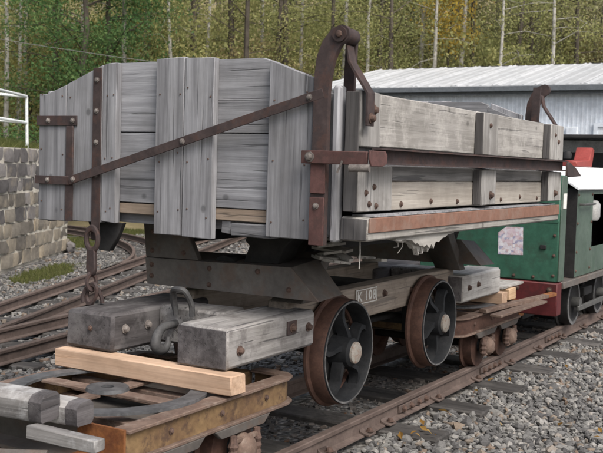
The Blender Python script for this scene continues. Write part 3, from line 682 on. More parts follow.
# tipping side door
for s in (-1,):
    def yr(a, b): return tuple(sorted((s * a, s * b)))
    near_ = s < 0
    def db(name, mat, x0, x1, a, b, z0, z1, par=wag, bev=.005, jit=.003): return box(name, mat, x0, x1, *yr(a, b), z0, z1, par, bev, jit)
    db('door_backing', 'wood_v', -.005, 3.56, 1.052, 1.10, 1.592, 2.195, bev=.003, jit=0)
    db('door_end', 'dark_v', -.024, -.0155, 1.055, 1.135, 1.592, 2.205, bev=.003)
    db('sill_end', 'dark_v', -.009, -.001, 1.04, 1.188, 1.446, 1.556, bev=.003)
    e_ = db('door_post', 'door_z', -.012, .385, 1.101, 1.14, 1.588, 1.832); 
    if near_:
        for (x, z) in ((.11, 1.63), (.19, 1.62), (.16, 1.72), (.07, 1.69)): bolt(e_, (x, -1.14, z), 1, 'bolt_dark')
    e2_ = db('door_post', 'door_z', -.014, .21, 1.101, 1.141, 1.925, 2.212)
    if near_: bolt(e2_, (.13, -1.141, 2.12), 1, 'bolt_dark', True)
    for (x0, x1) in ((.213, 1.625), (1.63, 3.12), (3.125, 3.53)):
        zc = 2.055 + random.uniform(-.03, .03)
        db('door_plank', 'door_x', x0, x1, 1.101, 1.136, 1.93, 2.208)
        if x1 < 3.5:
            db('door_plank', 'door_shade', max(x0, .39), x1, 1.101, 1.134, 1.752, 1.832)
            o = db('door_plank', 'door_low', max(x0, .39), x1, 1.101, 1.137, 1.59, 1.747)
            if near_:
                for x in np.arange(max(x0, .39) + .12, x1 - .05, .42): bolt(o, (float(x), -1.137, 1.63 + random.uniform(-.012, .012)), 1, 'bolt_dark')
        else: db('door_plank', 'door_x', x0, x1, 1.101, 1.136, 1.59, 1.832)
    for (x0, x1) in ((1.62, 1.90), (3.12, 3.47)):
        for za, zb in ((1.925, 2.203), (1.595, 1.832)):
            o = db('door_batten', 'door_z', x0, x1, 1.139, 1.198, za, zb)
            db('batten_flank', 'dark_v', x0 - .008, x0 - .0005, 1.141, 1.194, za + .004, zb - .004, o, .002, .001)  # thin dark sheet makes one side face of the batten darker
        if near_:
            bolt(o, (x0 + .17, -1.198, 1.66), 1, 'bolt_dark', True); bolt(o, (x0 + .12, -1.198, 2.12), 1, 'bolt_dark')
    # waist rail: channel open outwards
    yb_, yf = s * 1.188, s * 1.24; th = .009
    poly = [(yb_, 1.838), (yf, 1.838), (yf, 1.838 + th), (yb_ + s * th, 1.838 + th), (yb_ + s * th, 1.922 - th), (yf, 1.922 - th), (yf, 1.922), (yb_, 1.922)]
    part('waist_rail', MB().prism(poly, 0, .03, 3.49), 'iron', wag)
    # sill
    db('sill', 'sill_wood', 0, 3.44, 1.035, 1.192, 1.44, 1.562, bev=.01, jit=.005)
    db('sill_iron', 'sill_iron', .006, 3.43, 1.1925, 1.204, 1.486, 1.564, bev=.003, jit=.002)
    part('door_gap_dirt', MB().box(.1, 3.4, *yr(1.045, 1.18), 1.563, 1.575, 0, .003), 'wood_h', wag)
# latch arm at the near corner
la = part('latch_arm', MB().prism([(-.853, 1.832), (-1.235, 1.832), (-1.235, 1.9), (-.853, 1.9)], 0, -.118, -.1005, .004), 'iron_red', wag)
part('latch_hook', MB().prism([(-.1, 1.826), (.03, 1.826), (.075, 1.84), (.082, 1.885), (.06, 1.905), (-.118, 1.905), (-.118, 1.86)], 1, -1.252, -1.2415, .003), 'iron_red', la)
part('latch_pin', MB().tube([(-.16, -1.16, 1.815), (-.14, -1.262, 1.817)], .020, 10), 'bolt', la)
part('latch_wire', MB().tube([(-.125, -1.10, 1.85), (-.13, -1.075, 1.79)], .006, 6), 'bolt', la)
bolt(la, (-.118, -.905, 1.866), 0, 'bolt', True)
part('far_latch', MB().prism([(3.42, 1.80), (3.52, 1.79), (3.86, 1.80), (3.66, 1.87), (3.46, 1.915), (3.42, 1.90)], 1, -1.26, -1.2415, .003), 'iron', wag)
# floor and inner load
for i in range(9):
    x0 = .06 + i * .36; box('floor_board', 'wood_h', x0, x0 + .354, -1.0, 1.0, 1.45, 1.502, bev=0)
# ragged broken edge under the sill
RG = [(.40, .018), (.47, .03), (.52, .022), (.58, .045), (.62, .04), (.66, .075), (.70, .062), (.73, .11), (.77, .10), (.80, .145), (.83, .125), (.86, .15), (.90, .12), (.93, .135), (.97, .085), (1.01, .10), (1.06, .05), (1.10, .055), (1.16, .025), (1.24, .018)]
for k, (ya, yb, f) in enumerate(((-1.165, -1.135, .8), (-1.13, -1.10, 1.0), (-1.095, -1.05, .7))):
    poly = [(.40, 1.4385)] + [(x + random.uniform(-.012, .012), 1.4385 - h * f * random.uniform(.5, .85)) for x, h in RG] + [(1.24, 1.4385)]
    part('splintered_edge', MB().prism(poly, 1, ya, yb), 'splinter', wag, smooth=False)
for i in range(5):
    x0 = .52 + random.uniform(0, .6); part('debris_thread', MB().tube([(x0, -1.12, 1.44), (x0 + random.uniform(-.02, .02), -1.12, 1.38), (x0 + random.uniform(-.03, .03), -1.11, 1.44 - random.uniform(.06, .12))], .003, 5), 'splinter', wag)
part('debris_thread', MB().tube([(.08, -1.11, 1.44), (.085, -1.11, 1.37), (.08, -1.11, 1.29)], .003, 5), 'splinter', wag)
# load
lv = []; 
def heap(x, y): return 2.02 + .12 * math.exp(-((x - 2.2) / .75) ** 2 - (y / .75) ** 2) + .012 * math.sin(x * 9) * math.cos(y * 11)
nx, ny = 50, 28; vs = [(.06 + 3.22 * i / (nx - 1), -1.04 + 2.08 * j / (ny - 1), 0) for j in range(ny) for i in range(nx)]
vs = [(x, y, heap(x, y) - (.12 if abs(y) > .9 else 0)) for (x, y, z) in vs]; base = len(vs)
fs = [(j * nx + i, j * nx + i + 1, (j + 1) * nx + i + 1, (j + 1) * nx + i) for j in range(ny - 1) for i in range(nx - 1)]
ld = part('gravel_load', MB().add(vs, fs), 'ground', None)
tag(ld, 'grey heap of gravel filling the wooden wagon box', 'gravel', kind='stuff')
P = np.stack([rng.uniform(.3, 3.2, 4000), rng.uniform(-.95, .95, 4000), np.zeros(4000)], 1); P[:, 2] = [heap(a, b_) for a, b_ in P[:, :2]]
tag(part('gravel_stones', stones('gravel_stones', P, .02, 0, 'load'), None, None), 'loose stones on top of the gravel heap in the wagon', 'gravel', kind='stuff')

# underframe -------------------------------------------------------
CX = 1.83
for side in (0, 1):
    def X(a): return a if side == 0 else XL - a
    def xr(a, b): return tuple(sorted((X(a), X(b))))
    # bolster (bent plate) and cradle pieces
    part('bolster', MB().prism([(.555, 1.212), (-.53, 1.232), (-.60, 1.165), (-.72, 1.048), (.535, 1.046)], 0, *xr(.35, .362), .002), 'steel', wag)
    b = MB(); xa, xb = X(.362), X(.66)
    def pr(yf, zf, yb2, zb2): return [(xa, yf, zf), (xb, yb2, zb2)]
    tq = [(-.53, 1.232), (-.72, 1.048)]
    b.add([(xa, -.53, 1.231), (xb, -.53, 1.26), (xb, -.71, 1.06), (xa, -.719, 1.048)], [(0, 1, 2, 3)])
    b.add([(xa, .555, 1.211), (xb, .555, 1.24), (xb, -.53, 1.26), (xa, -.53, 1.231)], [(0, 1, 2, 3)])
    b.add([(xa, .555, 1.211), (xb, .555, 1.24), (xb, .535, 1.046), (xa, .535, 1.046)], [(0, 1, 2, 3)])
    b.add([(xa, .535, 1.046), (xb, .535, 1.046), (xb, -.71, 1.06), (xa, -.719, 1.048)], [(0, 1, 2, 3)])
    b.add([(xb, .555, 1.24), (xb, -.53, 1.26), (xb, -.71, 1.06), (xb, .535, 1.046)], [(0, 1, 2, 3)])
    part('bolster_web', b, 'steel', wag, smooth=False)
    part('cradle', MB().prism([(.575, 1.425), (.552, 1.214), (.14, 1.222), (.25, 1.425)], 0, *xr(.352, .40), .004), 'steel', wag)
    part('cradle', MB().prism([(-.15, 1.228), (-.40, 1.234), (-.43, 1.33), (-.50, 1.40), (-.50, 1.425), (-.18, 1.425), (-.16, 1.36), (-.19, 1.33)], 0, *xr(.42, .6), .004), 'black', wag)
    part('cradle_pad', MB().prism([(-.10, 1.226), (.05, 1.224), (.03, 1.25), (-.02, 1.262), (-.08, 1.25)], 0, *xr(.40, .55), .003), 'black', wag)
    if side == 0:
        for yy, zz in ((.5, 1.10), (.5, 1.17), (.05, 1.18), (-.3, 1.19), (-.52, 1.10), (.05, 1.08)): bolt(wag, (.35, yy, zz), 0, 'bolt_dark')
        for yy, zz in ((.5, 1.26), (.5, 1.38), (.25, 1.26)): bolt(wag, (.352, yy, zz), 0, 'bolt_dark')
    # struts down the ends
    for s in (-1,):
        ya, yb = sorted((s * .30, s * .52))
        part('strut', MB().prism([(X(.62), 1.00), (X(.50), 1.00), (X(.86), 1.40), (X(1.00), 1.40)], 1, ya, yb, .004), 'steel', wag)
# side rockers in the middle of the frame
for s in (-1, 1):
    ya, yb = sorted((s * .44, s * .50))
    part('rocker_beam', MB().prism([(.65, 1.30), (3.0, 1.30), (2.9, 1.425), (.75, 1.425)], 1, ya, yb, .004), 'black', wag)
    ya, yb = sorted((s * .28, s * .42)); box('sole_beam', 'beam_wood', .50, XL - .50, ya, yb, .785, 1.005, bev=.008)
    # buffer timbers
    for (x0, x1, e) in ((-.30, .614, 0), (XL - .614, XL + .30, 1)):
        ya, yb = sorted((s * .222, s * .552)) if s < 0 else (.235, .60)
        dark = (s > 0)
        mb = MB().box(x0, x1, ya, yb, .735, .955, .018, .008)
        o = part('buffer_timber', mb, 'block_dark' if dark else ('block_pale' if e else 'block_wood'), wag)
        # darker greasy end face plate
        if e == 0:
            if s < 0:
                part('end_grain', MB().box(x0 - .006, x0 - .0005, ya + .008, yb - .008, .742, .948, .002, .002), 'block_dark', o)
                w_ = part('washer_plate', MB().box(.285, .385, -.561, -.553, .845, .925, .002), 'iron', o); bolt(w_, (.335, -.561, .885), 1, 'bolt_dark', True)
                for (x, z) in ((-.19, .83), (.53, .865)): bolt(o, (x, -.553, z), 1, 'bolt_dark', True)
            else:
                for x in (-.20, .0): bolt(o, (x, .234, .86), 1, 'bolt', True)
                bolt(o, (-.307, .40, .86), 0, 'bolt_dark')
        elif s < 0:
            part('end_grain', MB().box(x0 - .006, x0 - .0005, ya + .012, yb - .012, .745, .945, .002, .003), 'block_dark', o)
            for (x, z) in ((3.17, .85), (3.38, .86)): bolt(o, (x, -.553, z), 1, 'bolt_dark', True)
for x0, x1 in ((.10, .36), (XL - .36, XL - .10)):
    box('cross_timber', 'block_wood', x0, x1, -.221, .234, .742, .965, bev=.015, jit=.006)
box('cross_timber', 'black', CX - .12, CX + .12, -.28, .28, .79, 1.0)
# coupling hook and shackle
hk = part('coupling_hook', MB().stube([(.12, .10, .87), (.0, .10, .865), (-.07, .085, .85), (-.115, .075, .81), (-.12, .07, .765), (-.07, .065, .738), (-.03, .06, .765), (-.025, .06, .81)], [.022, .024, .026, .030, .032, .028, .020, .010], 10), 'hook_steel', wag)
part('shackle', MB().stube([(.05, .065, .93), (.03, .065, 1.03), (.0, .05, 1.08), (-.01, .01, 1.09), (.0, -.035, 1.08), (.05, -.045, 1.0), (.06, -.045, .93)], .017, 8), 'hook_steel', wag)
part('shackle', MB().stube([(.08, .10, .95), (.05, .10, 1.04), (.04, .07, 1.065), (.05, -.02, 1.065)], .013, 8), 'hook_steel', wag)
# wheels
def wheel(xc, s):
    zc = .642; y0 = s * .575
    def Y(a): return (s * a)
    R, Rf = .318, .348
    rim_prof = [(0.2860, Y(.575)), (0.3307, Y(.572)), (0.3349, Y(.565)), (0.3411, Y(.48)), (0.3598, Y(.468)), (0.3619, Y(.452)), (0.3484, Y(.44)), (0.2808, Y(.44)), (0.2808, Y(.50))]
    o = part('wheel', MB().lathe([(0.3307, Y(.5735)), (0.3359, Y(.565)), (0.3422, Y(.48)), (0.3609, Y(.468)), (0.3630, Y(.452)), (0.3494, Y(.44)), (0.2808, Y(.44)), (0.2808, Y(.455)), (0.3286, Y(.47))], (xc, 0, zc), 1, 56, True), 'tread', wag)
    part('rim', MB().lathe([(0.3141, Y(.580)), (0.3266, Y(.580)), (0.3302, Y(.574)), (0.3276, Y(.47)), (0.2964, Y(.456)), (0.3037, Y(.56))], (xc, 0, zc), 1, 56, True), 'wheel', o)
    part('rim_edge', MB().lathe([(0.3162, Y(.5803)), (0.3271, Y(.5803)), (0.3271, Y(.583)), (0.3162, Y(.583))], (xc, 0, zc), 1, 56, True), 'rim', o)
    part('hub', MB().lathe([(0.0312, Y(.46)), (0.1144, Y(.46)), (0.1040, Y(.53)), (0.0915, Y(.60)), (0.0728, Y(.615)), (0.0312, Y(.615))], (xc, 0, zc), 1, 28), 'wheel', o)
    part('hub_cap', MB().lathe([(0.0707, Y(.616)), (0.0686, Y(.63)), (0.0582, Y(.637)), (0.0208, Y(.639))], (xc, 0, zc), 1, 24), 'hubcap', o)
    a0 = random.uniform(0, 6)
    for k in range(5):
        t = a0 + k * 2 * math.pi / 5; b = MB(); ring_ = []
        for i in range(7):
            u = i / 6; r = .088 + (.309 - .088) * u; tt = t + .38 * math.sin(u * 2.6); hw = (.040 - .014 * math.sin(u * math.pi)) / r if r > 0 else 0
            yo = .575 - .025 * u; yi = .505 - .02 * u
            ring_.append([(xc + r * math.cos(tt + q * hw), Y(yy), zc + r * math.sin(tt + q * hw)) for (q, yy) in ((-1, yi), (-.55, yo), (.55, yo), (1, yi))])
        vs = [p for r_ in ring_ for p in r_]; fs = [(i * 4 + j, i * 4 + (j + 1) % 4, (i + 1) * 4 + (j + 1) % 4, (i + 1) * 4 + j) for i in range(6) for j in range(4)]
        part('spoke', b.add(vs, fs), 'wheel', o)
    part('web_plate', MB().lathe([(0.0936, Y(.475)), (0.1976, Y(.468)), (0.1976, Y(.462)), (0.0936, Y(.468))], (xc, 0, zc), 1, 32, True), 'black', o)  # plate coloured black to stand in for dark gaps between spokes
for xc in (1.02, 2.51):
    for s in (-1, 1): wheel(xc, s)
    part('axle', MB().tube([(xc, -.45, .642), (xc, .45, .642)], .042, 14), 'black', wag)
    for s in (-1, 1):
        ya, yb = sorted((s * .29, s * .41)); box('axle_bearing', 'black', xc - .09, xc + .09, ya, yb, .55, .784, bev=.012)
part('brake_rod', MB().tube([(.7, -.2, .70), (2.9, -.2, .66)], .02, 8), 'black', wag)
# number board
nb = part('number_plate', MB().box(1.375, 1.70, -.4275, -.4205, .885, .99, .001), 'beam_wood', wag)
for (x0, x1, z0, z1) in ((1.378, 1.697, .981, .988), (1.378, 1.697, .887, .894), (1.378, 1.385, .894, .981), (1.690, 1.697, .894, .981)):
    part('plate_border', MB().box(x0, x1, -.4295, -.4276, z0, z1), 'sign_white', nb)
for ch_, xo in (('K', -.105), ('1', -.005), ('0', .055), ('8', .118)):
    cu = bpy.data.curves.new('digit', 'FONT'); cu.body = ch_; cu.size = .100; cu.extrude = .001; cu.offset = .0022; cu.align_x = 'CENTER'; cu.align_y = 'CENTER'
    tmp = bpy.data.objects.new('digit_tmp', cu); COL.objects.link(tmp)
    dg = bpy.context.evaluated_depsgraph_get(); me = bpy.data.meshes.new_from_object(tmp.evaluated_get(dg)); bpy.data.objects.remove(tmp)
    me.materials.clear(); me.materials.append(M['sign_white'])
    link('letter' if ch_ == 'K' else 'digit', me, nb, Matrix.Translation((1.5375 + xo, -.4288, .936)) @ Matrix.Rotation(math.pi / 2, 4, 'X') @ Matrix.Diagonal((1.05, .95, 1, 1)))
bolt(wag, (1.83, -.42, .925), 1, 'bolt_dark', True)
for x in (1.2, 2.3): bolt(wag, (x, -.42, .9), 1, 'bolt_dark', True)
# chain at the left end with its bracket
part('chain_bracket', MB().prism([(.74, 1.445), (.46, 1.445), (.50, 1.36), (.56, 1.27), (.645, 1.27), (.70, 1.36)], 0, .02, .06, .004), 'black', wag)
ch = part('chain', MB().ring((-.085, .603, 1.345), .046, .015, 0, 20, 8, sy=1.45), 'iron', wag)
zc = 1.245; 
part('chain_link', MB().prism([(.572, 1.29), (.634, 1.29), (.64, 1.17), (.625, 1.13), (.58, 1.13), (.566, 1.17)], 0, -.10, -.07, .006), 'iron', ch)
zs = [1.095, 1.02, .985]
part('chain_link', MB().ring((0, 0, 0), .03, .012, 0, 16, 6, sy=1.6), 'iron', ch, mw=Matrix.Translation((-.085, .603, 1.09)) @ Matrix.Rotation(1.2, 4, 'Z'))
part('chain_link', MB().ring((0, 0, 0), .036, .012, 0, 16, 6, sy=1.7), 'iron', ch, mw=Matrix.Translation((-.085, .60, 1.015)) @ Matrix.Rotation(.35, 4, 'X'))
part('chain_link', MB().stube([(-.07, .57, 1.05), (-.06, .545, 1.0), (-.06, .535, .962)], .014, 8), 'iron', ch)
part('chain_link', MB().stube([(-.09, .635, 1.05), (-.10, .655, 1.0), (-.10, .65, .962)], .014, 8), 'iron', ch)

# ================================================================== TROLLEYS
def trolley(cx, sgn, label, web='trolley'):
    """sgn=+1: frame reaches towards +x from the open end at cx-sgn*.5"""
    t = thing('transport_trolley', label, 'trolley', (cx, 0, .13), 'low rail trolleys carrying the wagon')
    def X(a): return cx + sgn * a
    def xr(a, b): return tuple(sorted((X(a), X(b))))
    for s in (-1, 1):
        yo, yi = s * .585, s * .50
        path = [(-.52, yo), (.86, yo), (.93, yo - s * .03), (.97, yo - s * .10)]
        # upper and lower flange plates with rounded rear corner, web between
        def plate(z0, z1, w, mat, nm):
            pol = [(X(-.52), s * .60), (X(.84), s * .60), (X(.93), s * .575), (X(.985), s * .51), (X(1.0), s * .42), (X(1.0), s * .30), (X(.90), s * .30), (X(.90), s * (.60 - w)), (X(-.52), s * (.60 - w))]
            return part(nm, MB().prism(pol, 2, z0, z1, .003), mat, t)
        plate(.595, .612, .10, 'trolley_flange', 'top_flange'); plate(.455, .472, .12, 'trolley_flange', 'bottom_flange')
        pol = [(X(-.52), s * .575), (X(.83), s * .575), (X(.905), s * .555), (X(.955), s * .50), (X(.965), s * .42), (X(.965), s * .30), (X(.95), s * .30), (X(.95), s * .42), (X(.94), s * .495), (X(.895), s * .54), (X(.83), s * .56), (X(-.52), s * .56)]
        sb = part('side_beam', MB().prism(pol, 2, .4725, .5945), web, t)
        for k in range(7): 
            if s < 0 and k % 2: bolt(sb, (X(-.4 + k * .21), -.576, .535), 1, 'bolt_dark')
        # axle guard, box and wheels
        for xw in (-.2, .40):
            part('axle_guard', MB().prism([(X(xw - .26), .454), (X(xw + .26), .454), (X(xw + .2), .405), (X(xw - .2), .405)], 1, *sorted((s * .57, s * .60)), .004), 'steel', t)
            ab = part('axle_box', MB().lathe([(.03, s * .56), (.075, s * .56), (.085, s * .585), (.075, s * .63), (.05, s * .655), (.02, s * .66)], (X(xw), 0, .315), 1, 14), 'trolley_flange', t)
            for zz in (.255, .375): part('box_clamp', MB().box(*xr(xw - .12, xw + .12), *sorted((s * .60, s * .625)), zz - .012, zz + .012, .003), 'trolley_flange', ab)
            for dx in (-.11, .11): part('spring', MB().lathe([(.02, .255), (.03, .27), (.022, .29), (.03, .31), (.022, .33), (.03, .35), (.02, .375), (.02, .405)], (X(xw + dx), s * .61, 0), 2, 8), 'bolt_dark', ab)
            wl = part('wheel', MB().lathe([(.03, s * .53), (.12, s * .53), (.15, s * .525), (.185, s * .525), (.187, s * .45), (.215, s * .44), (.213, s * .425), (.15, s * .425), (.12, s * .46), (.03, s * .46)], (X(xw), 0, .318), 1, 32), 'tread', t)
            part('hub', MB().lathe([(.02, s * .531), (.06, s * .531), (.05, s * .56), (.02, s * .56)], (X(xw), 0, .318), 1, 16), 'wheel', wl)
    for xw in (-.2, .40): part('axle', MB().tube([(X(xw), -.5, .318), (X(xw), .5, .318)], .032, 10), 'black', t)
    # open front channel
    ecp = [(X(-.52), .455), (X(-.52), .615), (X(-.535), .615), (X(-.535), .472), (X(-.66), .472), (X(-.66), .455)]
    ec = part('end_channel', MB().prism(ecp, 1, -.30, .58), 'steel', t)  # darker than the rusted end; its tone paints in the shadow there
    part('rusted_end', MB().prism(ecp, 1, -.58, -.3005), 'orange', ec, 'bright orange rusted end of the channel')
    part('cross_beam', MB().box(*xr(.86, .94), -.29, .29, .46, .60, .004), 'trolley', t)
    for xx in (-.28, .28): part('cross_beam', MB().box(*xr(xx - .04, xx + .04), -.49, .49, .50, .575, .004), 'trolley_flange', t)
    # turntable ring with spokes
    part('turntable_ring', MB().lathe([(.53, .613), (.53, .628), (.435, .628), (.435, .613)], (X(0), 0, 0), 2, 64, True), 'ring', t)
    hubp = part('pivot_plate', MB().lathe([(.035, .617), (.115, .617), (.11, .634), (.035, .634)], (X(0), 0, 0), 2, 28, True), 'ring', t)
    part('pivot_pin', MB().lathe([(.01, .60), (.034, .60), (.034, .622), (.01, .622)], (X(0), 0, 0), 2, 14), 'black', hubp)
    for k in range(4):
        a = k * math.pi / 2; c, s_ = math.cos(a), math.sin(a)
        pol = [(X(0) + c * .10 - s_ * w_, s_ * .10 + c * w_) for w_ in (-.045, .045)] + [(X(0) + c * .45 - s_ * w_, s_ * .45 + c * w_) for w_ in (.045, -.045)]
        part('ring_spoke', MB().prism(pol, 2, .600, .6165, .003), 'trolley_flange', t)
    part('belly_plate', MB().box(*xr(-.5, .9), -.49, .49, .44, .45), 'steel', t)
    return t
trolley(-.60, 1, 'rusty yellow-brown trolley under the near buffer timbers, turntable ring exposed')
trolley(XL + .27, -1, 'rusty trolley under the far end of the wagon, next to the green locomotive', 'tread')

def solo(name, mb, mat, label, cat, group=None, mw=None):
    o = part(name, mb, mat, None, mw=mw); return tag(o, label, cat, group)
# squared timbers carrying the wagon
b = MB(); b.box(-.375, -.245, -.632, .605, .628, .733, .006, .004)
solo('squared_timber', b, 'raw_y', 'fresh pale squared timber lying across the near trolley under the buffer timbers', 'timber')
solo('squared_timber', MB().box(3.93, 4.06, -.59, .60, .628, .733, .006, .004), 'raw_y', 'fresh pale squared timber on the far trolley beneath the wagon end', 'timber')
# chocks at the bottom left
oc = [(.0, .015), (-.004, .12), (.035, .158), (.135, .165), (.168, .138), (.172, .03), (.15, .0), (.012, .0)]
def chock(y0, y1, x, z, rot, k, label):
    mw = Matrix.Translation((x, 0, z)) @ Matrix.Rotation(rot, 4, 'Z')
    o = solo('chamfered_timber', MB().prism([((p[0] - .08) * k, p[1] * k) for p in oc], 1, y0 + .07, y1), 'chock', label, 'timber', mw=mw)
    part('dark_end', MB().prism([((p[0] - .08) * k, p[1] * k) for p in oc], 1, y0, y0 + .0695), 'block_dark', o, mw=mw)
chock(-.33, .9, -1.37, .662, .10, .76, 'white-speckled chamfered timber at the lower left edge of the picture')
chock(-.42, .7, -1.235, .631, .05, .66, 'white-painted chamfered timber lying on the open end of the near trolley')
b = MB().box(-1.455, -1.385, -.70, -.30, .606, .660, .005, .006)
solo('short_plank', b, 'chock', 'short plank with flaking white paint resting below the chamfered timbers', 'plank')
solo('bent_pipe', MB().stube([(-1.62, .5, .50), (-1.56, .0, .53), (-1.52, -.25, .545), (-1.44, -.42, .55)], .022, 8), 'steel', 'dull grey pipe below the short plank at the lower left', 'pipe')
# timber offcuts and bar on the far trolley
solo('timber_offcut', MB().box(4.15, 4.42, -.36, -.22, .63, .74, .005, .004), 'raw_x', 'small pale offcut on the far trolley, nearer the wagon', 'offcut')
solo('timber_offcut', MB().box(4.22, 4.42, -.55, -.43, .63, .74, .005, .004), 'raw_x', 'small pale offcut on the far trolley, nearer the rail', 'offcut')
solo('grey_plank', MB().box(4.1, 4.7, -.53, -.25, .742, .765, .004, .004), 'door_x', 'thin weathered plank lying across two pale offcuts on the far trolley', 'plank')
mwb = Matrix.Translation((3.40, -.60, .615)) @ Matrix.Rotation(-.09, 4, 'Z')
o = solo('rusty_bar', MB().prism([(0, -.035), (1.40, -.035), (1.40, .035), (0, .035)], 2, 0, .035, .004), 'trolley_flange', 'long rusty iron bar pointing at the red buffer beam', 'iron bar', mw=mwb)
part('bar_tip', MB().prism([(1.401, -.035), (1.60, -.035), (1.60, .035), (1.401, .035)], 2, 0, .035, .004), 'orange', o, 'bright orange rusted tip', mw=mwb)
solo('steel_strip', MB().prism([(0, -.05), (1.2, -.05), (1.2, .05), (0, .05)], 2, 0, .02, .003), 'trolley_flange', 'flat grey-brown steel strip beside the rusty bar on the far trolley', 'steel strip', mw=Matrix.Translation((3.35, -.73, .60)) @ Matrix.Rotation(-.03, 4, 'Z'))

# ================================================================== LOCOMOTIVE
lo = thing('locomotive', 'small green and red diesel locomotive behind the wagon, engine side open', 'locomotive', (6.8, 0, .13))
part('radiator_housing', MB().box(5.1, 5.30, -.74, .74, .735, 1.80, .012), 'green', lo)
part('side_edge', MB().box(5.112, 5.30, -.752, -.7405, .74, 1.79, .003), 'green_pale', lo, 'faded pale green side edge')
for zz in (.80, 1.0, 1.2, 1.4, 1.6): bolt(lo, (5.0995, -.70, zz), 0, 'bolt_dark')
for yy in (-.5, -.3, -.1, .1, .3): bolt(lo, (5.0995, yy, .775), 0, 'bolt_dark')
part('panel_seam', MB().box(5.096, 5.0995, -.735, .735, 1.325, 1.34), 'green', lo)
part('panel_latch', MB().box(5.085, 5.0995, -.62, -.56, 1.06, 1.10, .003), 'black', lo)
for yy in (-.68, -.35, .0): bolt(lo, (5.06, yy, .66), 0, 'bolt_dark', True)
part('drawbar_pocket', MB().box(5.02, 5.0595, -.12, .12, .46, .62, .006), 'black', lo)
part('small_plate', MB().box(5.16, 5.27, -.758, -.7525, 1.47, 1.62), 'sign_white', lo)
part('buffer_beam', MB().box(5.06, 5.22, -.76, .76, .40, .73, .01), 'red', lo)
part('footplate', MB().box(5.22, 10.2, -.78, .78, .66, .728, .006), 'steel', lo)
part('frame_side', MB().box(5.25, 10.1, -.36, .36, .30, .659, .01), 'black', lo)
for xw in (6.37, 7.49, 8.9):
    for s in (-1, 1):
        o = part('wheel', MB().lathe([(.05, s * .57), (.18, s * .565), (.21, s * .585), (.255, s * .58), (.26, s * .47), (.29, s * .46), (.29, s * .44), (.2, s * .44), (.05, s * .46)], (xw, 0, .39), 1, 36), 'black', lo)
        part('rim', MB().lathe([(.215, s * .588), (.25, s * .588), (.25, s * .582), (.215, s * .582)], (xw, 0, .39), 1, 36, True), 'rim', o)
        part('crank', MB().tube([(xw, s * .57, .39), (xw, s * .66, .39)], .06, 14), 'machine', o)
part('coupling_rod', MB().box(6.3, 7.6, -.665, -.635, .30, .36, .006), 'machine', lo)
part('axle_spring', MB().box(6.75, 7.1, -.60, -.52, .42, .52, .01), 'black', lo)
# engine in the open bay
e = part('engine_block', MB().box(5.45, 6.5, -.35, .35, .73, 1.55, .02), 'machine', lo)
part('pulley', MB().lathe([(.02, -.05), (.19, -.05), (.17, -.02), (.19, .01), (.02, .01)], (5.42, -.42, 1.12), 0, 24), 'black', e)
part('pulley', MB().lathe([(.02, -.05), (.10, -.05), (.085, -.02), (.10, .01), (.02, .01)], (5.42, -.45, 1.42), 0, 20), 'machine', e)
part('hose', MB().stube([(5.32, -.5, 1.6), (5.38, -.56, 1.52), (5.46, -.52, 1.42), (5.52, -.5, 1.25), (5.5, -.55, 1.05), (5.46, -.5, .9)], .035, 8), 'black', e)
part('fuel_line', MB().tube([(5.40, -.62, 1.36), (5.5, -.64, 1.33), (5.6, -.62, 1.34)], .018, 8), 'can', e)
part('radiator_core', MB().box(5.305, 5.34, -.6, .6, .8, 1.7), 'black', lo)
# bonnet side with its opening
for (x0, x1, z0, z1) in ((5.70, 6.36, .735, 1.66), (6.36, 7.15, 1.60, 1.66), (6.36, 7.15, .735, 1.02), (7.15, 8.6, .735, 1.66)):
    part('bonnet_side', MB().box(x0, x1 - .004, -.75, -.735, z0, z1, .003), 'green_pale', lo)
for zz in (.80, 1.0, 1.3, 1.6):
    for xx in (5.74, 6.30): bolt(lo, (xx, -.7505, zz), 1, 'bolt_dark')
part('handrail', MB().tube([(5.76, -.76, 1.50), (5.76, -.80, 1.50), (6.24, -.80, 1.50), (6.24, -.76, 1.50)], .012, 8), 'machine', lo)
part('bonnet_front', MB().box(5.69, 5.70, -.75, .75, .735, 1.66), 'black', lo)  # panel coloured black to stand in for the dark engine gap
part('bonnet_inside', MB().box(5.72, 8.6, -.45, .73, .74, 1.66), 'black', lo)
part('air_filter', MB().lathe([(.03, 1.30), (.13, 1.30), (.15, 1.34), (.15, 1.48), (.12, 1.52), (.05, 1.54)], (6.68, -.60, 0), 2, 20), 'can', lo)
part('filter_pipe', MB().tube([(6.68, -.6, 1.3), (6.67, -.62, 1.15), (6.6, -.55, 1.02)], .05, 10), 'machine', lo)
part('bonnet_top', MB().prism([(-.79, 1.665), (-.40, 1.90), (.40, 1.90), (.79, 1.665), (.78, 1.65), (.40, 1.88), (-.40, 1.88), (-.78, 1.65)], 0, 5.62, 8.6), 'hood_white', lo, 'pale sloping bonnet cover with sky reflection in its colour')
